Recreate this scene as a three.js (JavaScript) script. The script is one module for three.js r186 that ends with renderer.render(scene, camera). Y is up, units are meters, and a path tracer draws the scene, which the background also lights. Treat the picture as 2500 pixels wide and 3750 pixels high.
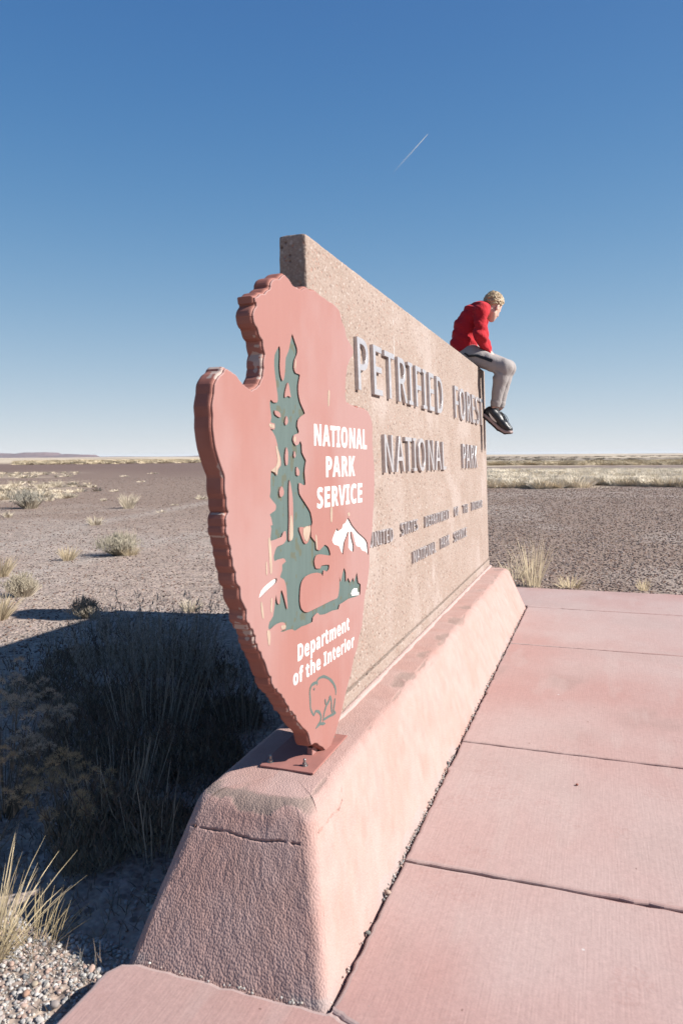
import * as THREE from 'three';
import { mergeGeometries, mergeVertices } from 'three/addons/utils/BufferGeometryUtils.js';
import { FontLoader } from 'three/addons/loaders/FontLoader.js';

// ---------------------------------------------------------------- camera, sky, sun, exposure
const W = 682, H = 1024, FOCAL = 2678.6, CX = 1250, CY = 1668, ROLL = 0.007, EYE = 1.5;   // photo pixels (2500 x 3750)
const scene = new THREE.Scene();
const camera = new THREE.PerspectiveCamera(2 * Math.atan(1875 / FOCAL) * 180 / Math.PI, W / H, 0.05, 80000);
camera.position.set(0, EYE, 0);
camera.rotation.z = -ROLL;
camera.setViewOffset(W, H, 0, (1875 - CY) / 3750 * H, W, H);   // shift lens: uprights stay parallel
camera.focus = 5.2;
camera.userData.fStop = 5.6;
camera.updateMatrixWorld();

const EXPOSURE = 2.1, SKY = 1.5 / EXPOSURE;
const SUN_EL = 33.3 * Math.PI / 180;
const SUN = new THREE.Vector3(Math.cos(SUN_EL), Math.sin(SUN_EL), 0.10).normalize();
{
  const w = 1024, h = 512, d = new Float32Array(w * h * 4), v = new THREE.Vector3();
  for (let j = 0; j < h; j++) for (let i = 0; i < w; i++) {
    const el = ((j + 0.5) / h - 0.5) * Math.PI, az = ((i + 0.5) / w - 0.5) * 2 * Math.PI;
    v.set(Math.cos(el) * Math.cos(az), Math.sin(el), Math.cos(el) * Math.sin(az));
    const e = Math.max(0, el) * 180 / Math.PI, ang = Math.acos(Math.max(-1, Math.min(1, v.dot(SUN)))) * 180 / Math.PI;
    const phase = 0.86 + 0.1 * Math.cos(ang * Math.PI / 180) ** 2, mie = 0.17 * Math.exp(-ang / 50);
    const k = (j * w + i) * 4;
    d[k] = SKY * ((0.024 + 0.55 * Math.exp(-e / 8.9)) * phase + mie * 0.33);
    d[k + 1] = SKY * ((0.070 + 0.515 * Math.exp(-e / 14.8)) * phase + mie * 0.37);
    d[k + 2] = SKY * ((0.168 + 0.425 * Math.exp(-e / 31)) * phase + mie * 0.40);
    d[k + 3] = 1;
  }
  const sky = new THREE.DataTexture(d, w, h, THREE.RGBAFormat, THREE.FloatType);
  sky.mapping = THREE.EquirectangularReflectionMapping;
  sky.magFilter = sky.minFilter = THREE.LinearFilter; sky.needsUpdate = true;
  scene.background = sky; scene.environment = sky;
}
const sun = new THREE.DirectionalLight(new THREE.Color(1, 0.955, 0.895), 5);
sun.position.copy(SUN).multiplyScalar(40);
sun.castShadow = true;
sun.shadow.mapSize.set(4096, 4096);
Object.assign(sun.shadow.camera, { left: -16, right: 16, top: 16, bottom: -16, near: 1, far: 120 });
scene.add(sun, sun.target);

const renderer = new THREE.WebGLRenderer({ antialias: true });
renderer.setSize(W, H);
renderer.shadowMap.enabled = true;
renderer.toneMapping = THREE.LinearToneMapping;
renderer.toneMappingExposure = EXPOSURE;

// ---------------------------------------------------------------- helpers
const mulberry = (a) => () => { a |= 0; a = a + 0x6D2B79F5 | 0; let t = Math.imul(a ^ a >>> 15, 1 | a); t = t + Math.imul(t ^ t >>> 7, 61 | t) ^ t; return ((t ^ t >>> 14) >>> 0) / 4294967296; };
const hash = (x, y, s) => { let h = Math.imul(x, 374761393) ^ Math.imul(y, 668265263) ^ Math.imul(s, 1442695041); h = Math.imul(h ^ h >>> 13, 1274126177); return ((h ^ h >>> 16) >>> 0) / 4294967296; };
const mod = (a, n) => ((a % n) + n) % n;
const sm = (t) => t * t * (3 - 2 * t);
const clamp = (x, a, b) => Math.max(a, Math.min(b, x));
const step = (a, b, x) => sm(clamp((x - a) / (b - a), 0, 1));
const lerp = (a, b, t) => a + (b - a) * t;
function vn(x, y, s = 1, px = 0, py = px) {            // value noise, periodic when px is given
  const xi = Math.floor(x), yi = Math.floor(y), fx = sm(x - xi), fy = sm(y - yi);
  const X0 = px ? mod(xi, px) : xi, X1 = px ? mod(xi + 1, px) : xi + 1, Y0 = py ? mod(yi, py) : yi, Y1 = py ? mod(yi + 1, py) : yi + 1;
  return lerp(lerp(hash(X0, Y0, s), hash(X1, Y0, s), fx), lerp(hash(X0, Y1, s), hash(X1, Y1, s), fx), fy);
}
function fbm(x, y, s = 1, oct = 4, px = 0, py = px) {
  let a = 0, w = 0.5, t = 0;
  for (let i = 0; i < oct; i++) { a += w * vn(x, y, s + i * 17, px, py); t += w; w *= 0.5; x *= 2; y *= 2; px *= 2; py *= 2; }
  return a / t;
}
function cells(x, y, s, px, py = px) {                 // nearest cell: [distance, random, random2]
  const xi = Math.floor(x), yi = Math.floor(y); let best = 9, id = 0, id2 = 0;
  for (let j = -1; j <= 1; j++) for (let i = -1; i <= 1; i++) {
    const X = mod(xi + i, px), Y = mod(yi + j, py), dx = xi + i + hash(X, Y, s) - x, dy = yi + j + hash(X, Y, s + 5) - y, d = dx * dx + dy * dy;
    if (d < best) { best = d; id = hash(X, Y, s + 9); id2 = hash(X, Y, s + 13); }
  }
  return [Math.sqrt(best), id, id2];
}
const enc = (c) => Math.round(255 * clamp(c <= 0.0031308 ? c * 12.92 : 1.055 * c ** (1 / 2.4) - 0.055, 0, 1));
function colourTex(w, h, fn, rx = 1, ry = 1) {         // fn(u, v) -> linear rgb
  const d = new Uint8Array(w * h * 4);
  for (let j = 0, k = 0; j < h; j++) for (let i = 0; i < w; i++, k += 4) { const c = fn((i + 0.5) / w, (j + 0.5) / h); d[k] = enc(c[0]); d[k + 1] = enc(c[1]); d[k + 2] = enc(c[2]); d[k + 3] = 255; }
  return finish(new THREE.DataTexture(d, w, h), rx, ry, THREE.SRGBColorSpace);
}
function greyTex(w, h, fn, rx = 1, ry = 1) {
  const d = new Uint8Array(w * h * 4);
  for (let j = 0, k = 0; j < h; j++) for (let i = 0; i < w; i++, k += 4) { d[k] = d[k + 1] = d[k + 2] = Math.round(255 * clamp(fn((i + 0.5) / w, (j + 0.5) / h), 0, 1)); d[k + 3] = 255; }
  return finish(new THREE.DataTexture(d, w, h), rx, ry, THREE.NoColorSpace);
}
function finish(t, rx, ry, cs) { t.wrapS = t.wrapT = THREE.RepeatWrapping; t.magFilter = THREE.LinearFilter; t.minFilter = THREE.LinearMipmapLinearFilter; t.generateMipmaps = true; t.repeat.set(rx, ry); t.colorSpace = cs; t.needsUpdate = true; return t; }
const mixc = (a, b, t) => [lerp(a[0], b[0], t), lerp(a[1], b[1], t), lerp(a[2], b[2], t)];
const rgb = (r, g, b) => new THREE.Color().setRGB(r, g, b);
const DEPTH = 0.66;                                     // base reflectance of the place against the tones written below
const mat = (o) => { const m = new THREE.MeshStandardMaterial({ roughness: 0.9, side: THREE.DoubleSide, ...o }); m.color.multiplyScalar(DEPTH); return m; };
const taken = {};
function numbered(n) { if (!(n in taken)) { taken[n] = 0; return n; } return n + '_' + String(++taken[n]).padStart(3, '0'); }
function obj(name, geo, m, parent) { const o = new THREE.Mesh(geo, m); o.name = name; o.castShadow = o.receiveShadow = true; parent.add(o); return o; }
function thing(name, label, category, group) { const g = new THREE.Group(); g.name = numbered(name); g.userData = { label, category }; if (group) g.userData.group = group; scene.add(g); return g; }
function struct(o, kind = 'structure', label) { o.userData.kind = kind; if (label) o.userData.label = label; return o; }

// a photo pixel gives a direction; its distance comes from the plane it lies on
const q0 = camera.quaternion.clone(), EYEV = new THREE.Vector3(0, EYE, 0);
const ray = (x, y) => new THREE.Vector3((x - CX) / FOCAL, -(y - CY) / FOCAL, -1).applyQuaternion(q0);
const onY = (x, y, Y) => { const r = ray(x, y); return EYEV.clone().addScaledVector(r, (Y - EYE) / r.y); };
// monument frame: origin at the plinth's near corner, x along the wall, z out of its face
const A0 = onY(1193, 3692, 0), B0 = onY(1921, 2224, 0);
const AX = B0.clone().sub(A0).normalize(), NZ = new THREE.Vector3(-AX.z, 0, AX.x), TURN = Math.atan2(-AX.z, AX.x);
const world = (u, y, n) => A0.clone().addScaledVector(AX, u).addScaledVector(NZ, n).setY(y);
const toM = (p) => { const d = p.clone().sub(A0); return new THREE.Vector3(d.dot(AX), p.y, d.dot(NZ)); };
const camM = toM(EYEV), rayM = (x, y) => { const r = ray(x, y); return new THREE.Vector3(r.dot(AX), r.y, r.dot(NZ)); };
function hitM(x, y, nx, ny, nz, c) { const r = rayM(x, y), s = (c - (camM.x * nx + camM.y * ny + camM.z * nz)) / (r.x * nx + r.y * ny + r.z * nz); return camM.clone().addScaledVector(r, s); }
const origin = new Map();
function monument(name, label, category, u, y, n, group) { const g = thing(name, label, category, group); g.position.copy(world(u, y, n)); g.rotation.y = TURN; origin.set(g, [u, y, n]); return g; }
function local(geo, g) { const [u, y, n] = origin.get(g); return geo.translate(-u, -y, -n); }
function grid(nu, nv, fn) {                            // sheet of (nu+1)x(nv+1) points; fn(i, j) -> { p, uv, c }
  const P = [], T = [], C = [], I = [];
  for (let j = 0; j <= nv; j++) for (let i = 0; i <= nu; i++) { const r = fn(i, j); P.push(...r.p); T.push(...(r.uv || [0, 0])); if (r.c) C.push(...r.c); }
  for (let j = 0; j < nv; j++) for (let i = 0; i < nu; i++) { const a = j * (nu + 1) + i, b = a + 1, c = a + nu + 1, d = c + 1; I.push(a, b, d, a, d, c); }
  const g = new THREE.BufferGeometry(); g.setAttribute('position', new THREE.Float32BufferAttribute(P, 3)); g.setAttribute('uv', new THREE.Float32BufferAttribute(T, 2));
  if (C.length) g.setAttribute('color', new THREE.Float32BufferAttribute(C, 3));
  g.setIndex(I); g.computeVertexNormals(); return g;
}
// isosurface of a signed distance (naive surface nets): one continuous skin
function skin(sdf, lo, hi, cell) {
  const n = [0, 1, 2].map((k) => Math.ceil((hi[k] - lo[k]) / cell) + 1), [nx, ny, nz] = n, F = new Float32Array(nx * ny * nz);
  for (let z = 0, k = 0; z < nz; z++) for (let y = 0; y < ny; y++) for (let x = 0; x < nx; x++, k++) F[k] = sdf(lo[0] + x * cell, lo[1] + y * cell, lo[2] + z * cell);
  const id = new Int32Array(nx * ny * nz).fill(-1), P = [], I = [], at = (x, y, z) => x + nx * (y + ny * z);
  for (let z = 0; z < nz - 1; z++) for (let y = 0; y < ny - 1; y++) for (let x = 0; x < nx - 1; x++) {
    let sx = 0, sy = 0, sz = 0, c = 0; const v = [];
    for (let k = 0; k < 8; k++) v.push(F[at(x + (k & 1), y + (k >> 1 & 1), z + (k >> 2))]);
    for (let a = 0; a < 8; a++) for (let ax = 1; ax < 8; ax <<= 1) { const b = a | ax; if (b === a || (v[a] < 0) === (v[b] < 0)) continue; const t = v[a] / (v[a] - v[b]); sx += (a & 1) + (ax === 1 ? t : 0); sy += (a >> 1 & 1) + (ax === 2 ? t : 0); sz += (a >> 2) + (ax === 4 ? t : 0); c++; }
    if (c) { id[at(x, y, z)] = P.length / 3; P.push(lo[0] + (x + sx / c) * cell, lo[1] + (y + sy / c) * cell, lo[2] + (z + sz / c) * cell); }
  }
  const quad = (a, b, c, d, flip) => { if (a < 0 || b < 0 || c < 0 || d < 0) return; flip ? I.push(a, c, b, a, d, c) : I.push(a, b, c, a, c, d); };
  for (let z = 1; z < nz - 1; z++) for (let y = 1; y < ny - 1; y++) for (let x = 1; x < nx - 1; x++) {
    const s = F[at(x, y, z)] < 0;
    if (s !== F[at(x + 1, y, z)] < 0) quad(id[at(x, y - 1, z - 1)], id[at(x, y, z - 1)], id[at(x, y, z)], id[at(x, y - 1, z)], !s);
    if (s !== F[at(x, y + 1, z)] < 0) quad(id[at(x - 1, y, z - 1)], id[at(x - 1, y, z)], id[at(x, y, z)], id[at(x, y, z - 1)], !s);
    if (s !== F[at(x, y, z + 1)] < 0) quad(id[at(x - 1, y - 1, z)], id[at(x, y - 1, z)], id[at(x, y, z)], id[at(x - 1, y, z)], !s);
  }
  const g = new THREE.BufferGeometry(); g.setAttribute('position', new THREE.Float32BufferAttribute(P, 3)); g.setIndex(I); g.computeVertexNormals();
  g.setAttribute('uv', new THREE.Float32BufferAttribute(new Float32Array(P.length / 3 * 2).map((_, k) => k % 2 ? P[(k >> 1) * 3 + 1] : P[(k >> 1) * 3] + P[(k >> 1) * 3 + 2]), 2));
  return g;
}
const cone = (x, y, z, a, b, ra, rb) => { const dx = b[0] - a[0], dy = b[1] - a[1], dz = b[2] - a[2], t = clamp(((x - a[0]) * dx + (y - a[1]) * dy + (z - a[2]) * dz) / (dx * dx + dy * dy + dz * dz + 1e-9), 0, 1); return Math.hypot(x - a[0] - t * dx, y - a[1] - t * dy, z - a[2] - t * dz) - lerp(ra, rb, t); };
const smin = (a, b, k) => { const h = Math.max(k - Math.abs(a - b), 0) / k; return Math.min(a, b) - h * h * k / 4; };
// Strokes: many narrow, bent, tapering ribbons in one mesh
class Strokes {
  constructor() { this.P = []; this.I = []; this.C = []; }
  blade(o, d, len, w, bend, col, n = 4, droop = 0) {     // from o along d, leaning towards bend
    const P = this.P, at = P.length / 3, s = new THREE.Vector3().crossVectors(d, new THREE.Vector3(0.37, 0.2, 0.91)).normalize(), p = o.clone(), v = d.clone();
    for (let i = 0; i <= n; i++) { const t = i / n, k = w * (i === n ? 0.15 : 1 - 0.45 * t); P.push(p.x - s.x * k, p.y - s.y * k, p.z - s.z * k, p.x + s.x * k, p.y + s.y * k, p.z + s.z * k); this.C.push(...col, ...col); v.addScaledVector(bend, 1 / n); v.y -= droop * t / n; v.normalize(); p.addScaledVector(v, len / n); }
    for (let i = 0; i < n; i++) { const a = at + i * 2; this.I.push(a, a + 1, a + 3, a, a + 3, a + 2); }
    return p;
  }
  twig(o, d, len, w, bend, col, n = 4) { this.blade(o, d, len, w, bend, col, n); const s = new THREE.Vector3().crossVectors(d, new THREE.Vector3(0.9, 0.1, -0.4)).normalize(); const P = this.P, at = P.length / 3, p = o.clone(), v = d.clone(); for (let i = 0; i <= n; i++) { const t = i / n, k = w * (1 - 0.55 * t); P.push(p.x - s.x * k, p.y - s.y * k, p.z - s.z * k, p.x + s.x * k, p.y + s.y * k, p.z + s.z * k); this.C.push(...col, ...col); v.addScaledVector(bend, 1 / n).normalize(); p.addScaledVector(v, len / n); } for (let i = 0; i < n; i++) { const a = at + i * 2; this.I.push(a, a + 1, a + 3, a, a + 3, a + 2); } return p; }
  build() { const g = new THREE.BufferGeometry(); g.setAttribute('position', new THREE.Float32BufferAttribute(this.P, 3)); g.setAttribute('color', new THREE.Float32BufferAttribute(this.C, 3)); g.setIndex(this.I); g.computeVertexNormals(); return g; }
}

// ---------------------------------------------------------------- ground
const HB = 0.39;                                        // plinth height
function groundY(x, z) {
  const m = toM(new THREE.Vector3(x, 0, z)), r = Math.hypot(x, z);
  const left = Math.max(0, -m.z - 0.75);
  let y = -0.065 - 0.11 * step(0.3, 2.6, left) * step(9, 2, Math.abs(m.x - 2.5) - 1.5);
  y = lerp(y, -0.03, step(6.3, 6.7, m.x) * step(-2.2, -0.8, m.z));
  y = lerp(y, -0.13, step(-0.60, -0.45, m.z) * step(6.55, 6.3, m.x));
  y += 0.022 * (fbm(x * 0.9, z * 0.9, 3, 3) - 0.5) * step(0.9, 1.4, Math.abs(m.z + 0.3)) ;
  if (r > 18) y += (fbm(x / 55 + 7, z / 55, 5, 3) - 0.56) * 1.1 * step(18, 140, r);
  if (r > 250) y += (fbm(x / 420, z / 420, 8, 3) - 0.6) * 5 * step(250, 1600, r);
  return y;
}
// colours of the open ground: pale crust, brown gravel, red-brown ridge, dry grass plain
const trackLines = [[[0, 795], [210, 770], [400, 735], [700, 645], [1100, 575], [1500, 490]], [[180, 990], [450, 925], [650, 890], [830, 850], [1100, 790], [1480, 720]]]
  .map((l) => l.map(([a, b]) => onY(a / 1.96, 1600 + b / 1.96, -0.18)));
const segDist = (x, z, l) => { let best = 1e9; for (let i = 0; i + 1 < l.length; i++) { const a = l[i], b = l[i + 1], dx = b.x - a.x, dz = b.z - a.z, t = clamp(((x - a.x) * dx + (z - a.z) * dz) / (dx * dx + dz * dz), 0, 1); best = Math.min(best, Math.hypot(x - a.x - t * dx, z - a.z - t * dz)); } return best; };
function groundC(x, z) {
  const r0 = Math.hypot(x, z), az = Math.atan2(x, -z) * 180 / Math.PI;
  const r = r0 * (0.72 + 0.56 * fbm(x / (4 + r0 * 0.16), z / (4 + r0 * 0.16), 21, 4)), patch = fbm(x / 2.2, z / 2.2, 31, 4), big = fbm(x / 9, z / 9, 37, 3);
  const brown = [0.295, 0.208, 0.16], pale = [0.42, 0.325, 0.27], crust = [0.46, 0.39, 0.34], red = [0.19, 0.115, 0.09], straw = [0.66, 0.54, 0.40], dark = [0.27, 0.20, 0.16], scrub = [0.38, 0.31, 0.24];
  let L = mixc(pale, brown, step(9, 24, r));
  L = mixc(L, crust, 0.6 * step(0.50, 0.66, patch) * step(40, 8, r0));
  L = mixc(L, red, step(40, 95, r)); L = mixc(L, straw, step(200, 270, r));
  L = mixc(L, straw, 0.5 * step(-19, -23, az + (big - 0.5) * 8) * step(20, 30, r0) * step(95, 60, r0) * step(0.38, 0.6, fbm(x / 5, z / 5, 41, 3)));
  L = mixc(L, red, 0.5 * step(500, 700, r) * step(1500, 1000, r) * step(0.5, 0.6, fbm(x / 130, z / 130, 43, 3)));
  for (const l of trackLines) L = mixc(L, crust, 0.6 * step(0.5, 0.05, segDist(x, z, l) + (patch - 0.5) * 0.5));
  let R = mixc(brown, [0.37, 0.29, 0.24], step(0.45, 0.65, patch));
  R = mixc(R, straw, step(34, 38, r)); R = mixc(R, dark, step(62, 68, r)); R = mixc(R, straw, step(112, 125, r)); R = mixc(R, scrub, step(170, 190, r)); R = mixc(R, straw, step(330, 360, r));
  R = mixc(R, [0.27, 0.21, 0.18], 0.75 * step(480, 560, r) * step(900, 760, r)); 
  R = mixc(R, scrub, 0.7 * step(1500, 1900, r) * step(0.5, 0.58, fbm(x / 300, z / 300, 47, 3)));
  const c = mixc(L, R, step(-3, 4, az)), k = 1 / 0.74;
  return [c[0] * k, c[1] * k, c[2] * k];
}
const soilC = colourTex(768, 768, (u, v) => {
  const [d, id] = cells(u * 130, v * 130, 3, 130), [d2, id2] = cells(u * 52, v * 52, 7, 52), n = fbm(u * 24, v * 24, 5, 4, 24);
  let t = 0.44 + 0.52 * n + (id - 0.5) * 0.42 * step(0.6, 0.3, d);
  if (id2 > 0.78) t = lerp(t, id2 > 0.9 ? 0.95 : 0.38, step(0.42, 0.3, d2));
  return [t, t * (0.97 + 0.05 * id), t * (0.95 + 0.07 * id2)];
}, 1, 1);
const soilB = greyTex(768, 768, (u, v) => { const [d] = cells(u * 130, v * 130, 3, 130), [d2, , q] = cells(u * 52, v * 52, 7, 52); return 0.25 + 0.3 * fbm(u * 40, v * 40, 9, 3, 40) + 0.2 * (1 - d) + (q > 0.4 ? 0.35 * step(0.5, 0.1, d2) : 0); });
const soilM = mat({ map: soilC, bumpMap: soilB, bumpScale: 0.02, vertexColors: true, roughness: 1 });
{
  const az = [], rad = []; for (let a = -34; a <= 34; a += 0.22) az.push(a); for (let a = 38; a < 326; a += 6) az.push(a); az.push(326);
  for (let r = 0.25; r < 24000; r *= r < 60 ? 1.02 : r < 4000 ? 1.035 : 1.12) rad.push(r);
  const g = grid(az.length - 1, rad.length - 1, (i, j) => { const a = az[i] * Math.PI / 180, x = Math.sin(a) * rad[j], z = -Math.cos(a) * rad[j]; return { p: [x, groundY(x, z), z], uv: [x / 2.6, z / 2.6], c: groundC(x, z) }; });
  const cap = grid(az.length - 1, 1, (i, j) => { const a = az[i] * Math.PI / 180, x = j * Math.sin(a) * rad[0], z = -j * Math.cos(a) * rad[0]; return { p: [x, groundY(x, z), z], uv: [x / 2.6, z / 2.6], c: groundC(x, z) }; });
  struct(obj('ground', mergeGeometries([cap, g]), soilM, scene), 'structure', 'brown gravelly desert ground with pale crusted wheel tracks');
}
// far mesas on the left of the plain
{
  const prof = [[-260, 1668], [-120, 1660], [-30, 1659], [0, 1661], [15, 1665], [30, 1663], [75, 1657], [155, 1656], [182, 1668], [200, 1668], [225, 1662], [255, 1664], [300, 1664.5], [318, 1673], [420, 1671.5], [560, 1672], [680, 1671], [720, 1668.5], [800, 1669], [1000, 1671], [1200, 1670]];
  const D = 7000, top = (px) => { let i = 0; while (i < prof.length - 2 && prof[i + 1][0] < px) i++; const [a, ya] = prof[i], [b, yb] = prof[i + 1]; const r = ray(px, lerp(ya, yb, clamp((px - a) / (b - a), 0, 1))); return [r.x / -r.z * D, EYE + r.y / -r.z * D]; };
  const g = grid(360, 22, (i, j) => {
    const px = -260 + i / 360 * 1460, [x, h] = top(px), q = j / 22, n = fbm(px / 9, q * 6, 51, 4) - 0.5;
    const y = q < 0.5 ? lerp(-8, h * 0.52, sm(q / 0.5)) : q < 0.62 ? lerp(h * 0.52, h, (q - 0.5) / 0.12) : h - (q - 0.62) * 6;
    const band = 0.5 + 0.5 * Math.sin(y * 0.55 + n * 3), c = mixc([0.13, 0.075, 0.08], [0.27, 0.18, 0.175], clamp(band * 0.6 + n * 0.8, 0, 1));
    return { p: [x + n * 20, y + n * 3 * (q > 0.05 && q < 0.6 ? 1 : 0), -D + 500 - q * 900 + n * 60], uv: [x / 80, q * 6], c };
  });
  struct(obj('mesa_hills', g, mat({ vertexColors: true, roughness: 1 }), scene), 'structure', 'low banded purple-brown mesas on the horizon');
}

// ---------------------------------------------------------------- pavement of tinted concrete slabs
const paveC = colourTex(1024, 1024, (u, v) => {
  const big = fbm(u * 4, v * 4, 61, 4, 4), mid = fbm(u * 11, v * 17, 67, 4, 11, 17), broom = vn(u * 30, v * 620, 71, 30, 620), fine = hash(Math.floor(u * 1024), Math.floor(v * 1024), 73), grit = vn(u * 330, v * 330, 72, 330), wisp = fbm(u * 9, v * 36, 75, 3, 9, 36);
  let c = mixc([0.50, 0.295, 0.262], [0.535, 0.385, 0.355], clamp(step(0.3, 0.68, big) * 0.75 + (mid - 0.5) * 0.7 + 0.12, 0, 1));
  c = mixc(c, [0.38, 0.25, 0.22], 0.45 * step(0.58, 0.75, mid) * step(0.5, 0.35, big));
  c = mixc(c, [0.55, 0.42, 0.385], 0.3 * step(0.6, 0.78, wisp));
  const pit = fbm(u * 26, v * 26, 78, 3, 26); if (pit > 0.70) c = mixc(c, [0.42, 0.23, 0.20], 0.2 * step(0.70, 0.74, pit) * step(0.45, 0.6, vn(u * 500, v * 500, 80, 500)));
  c = mixc(c, [0.40, 0.30, 0.27], 0.16 * step(0.58, 0.76, fbm(u * 7 + 3, v * 7, 82, 4, 7)));
  const k = 0.975 + 0.02 * broom + 0.13 * (fine - 0.5) + 0.10 * (grit - 0.5); c = [c[0] * k, c[1] * k, c[2] * k];
  const [d, id, id2] = cells(u * 46, v * 46, 77, 46);
  if (id > 0.975 && d < 0.03 + 0.05 * id2 * vn(u * 300, v * 300, 79, 300)) c = id2 > 0.7 ? [0.7, 0.66, 0.64] : [0.22, 0.12, 0.10];
  return c;
}, 0.25, 0.25);
const paveB = greyTex(1024, 1024, (u, v) => 0.4 * vn(u * 24, v * 420, 81, 24, 420) + 0.3 * fbm(u * 60, v * 60, 83, 3, 60) + 0.2 * vn(u * 500, v * 500, 85, 500), 0.5, 0.5);
const paveM = mat({ map: paveC, bumpMap: paveB, bumpScale: 0.0009, roughness: 0.86 });
const sealM = mat({ color: rgb(0.10, 0.07, 0.062), roughness: 1 });
{
  const pavement = thing('pavement'); delete pavement.userData.label; delete pavement.userData.category; struct(pavement, 'structure', 'pink tinted concrete pavement of large slabs beside the plinth');
  pavement.position.copy(world(0, 0, 0)); pavement.rotation.y = TURN;
  const rough = (pts, seed, amp = 0.0036) => { const out = [], R = mulberry(seed); for (let i = 0; i < pts.length; i++) { const [a, b] = pts[i], [c, d] = pts[(i + 1) % pts.length], L = Math.hypot(c - a, d - b), k = Math.min(90, Math.max(1, Math.round(L / 0.035))); for (let j = 0; j < k; j++) { const t = j / k, w = j ? amp * (R() - 0.5) * 2 * (R() < 0.07 ? 3.2 : 1) : 0; out.push(new THREE.Vector2(lerp(a, c, t) + w * (d - b) / L, lerp(b, d, t) - w * (c - a) / L)); } } return out; };
  const slab = (pts, seed) => {
    const s = new THREE.Shape(rough(pts.map(([u, n]) => [u, -n]), seed));
    const g = new THREE.ExtrudeGeometry(s, { depth: 0.07, bevelEnabled: true, bevelThickness: 0.008, bevelSize: 0.015, bevelOffset: -0.015, bevelSegments: 3 });
    g.rotateX(-Math.PI / 2).translate(0, -0.078, 0);
    obj('paving_slab', g, paveM, pavement);
  };
  const c = [[1213, 3702], [1228, 3712], [1240, 3716], [1252, 3730], [1266, 3738], [1290, 3752]].map(([x, y]) => { const p = toM(onY(x, y, 0)); return [p.x, p.z]; });
  const e = c[c.length - 1]; c.push([e[0] - 0.25, e[1] + 0.10], [e[0] - 0.8, e[1] + 0.22], [-2.6, e[1] + 0.75]);
  const R1 = c.map(([u, n]) => [u, n + 0.0025]), L1 = c.map(([u, n]) => [u, n - 0.0025]).reverse();
  slab([[-0.008, 0.016], ...R1, [-2.6, 4.2], [0.768, 4.2], [0.770, 0.016]], 1);
  slab([...L1, [-0.012, 0.005], [-0.012, -0.585], [-0.03, -0.635], [-0.075, -0.66], [-2.6, -0.70]], 2);
  slab([[0.783, 0.016], [0.787, 4.2], [1.963, 4.2], [1.963, 0.016]], 3);
  slab([[1.974, 0.016], [1.974, 4.2], [4.10, 4.2], [4.06, 0.016]], 4);
  slab([[4.069, 0.016], [4.109, 4.2], [5.56, 4.2], [5.535, 0.016]], 5);
  slab([[5.544, 0.012], [5.569, 4.2], [6.72, 4.2], [6.60, -0.12], [6.60, -0.7], [5.60, -0.7], [5.60, 0.012]], 6);
  const bed = new THREE.BoxGeometry(9.1, 0.02, 4.7); bed.translate(2.0, -0.052, 1.8);
  obj('joint_bed', bed, sealM, pavement);
}

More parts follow.
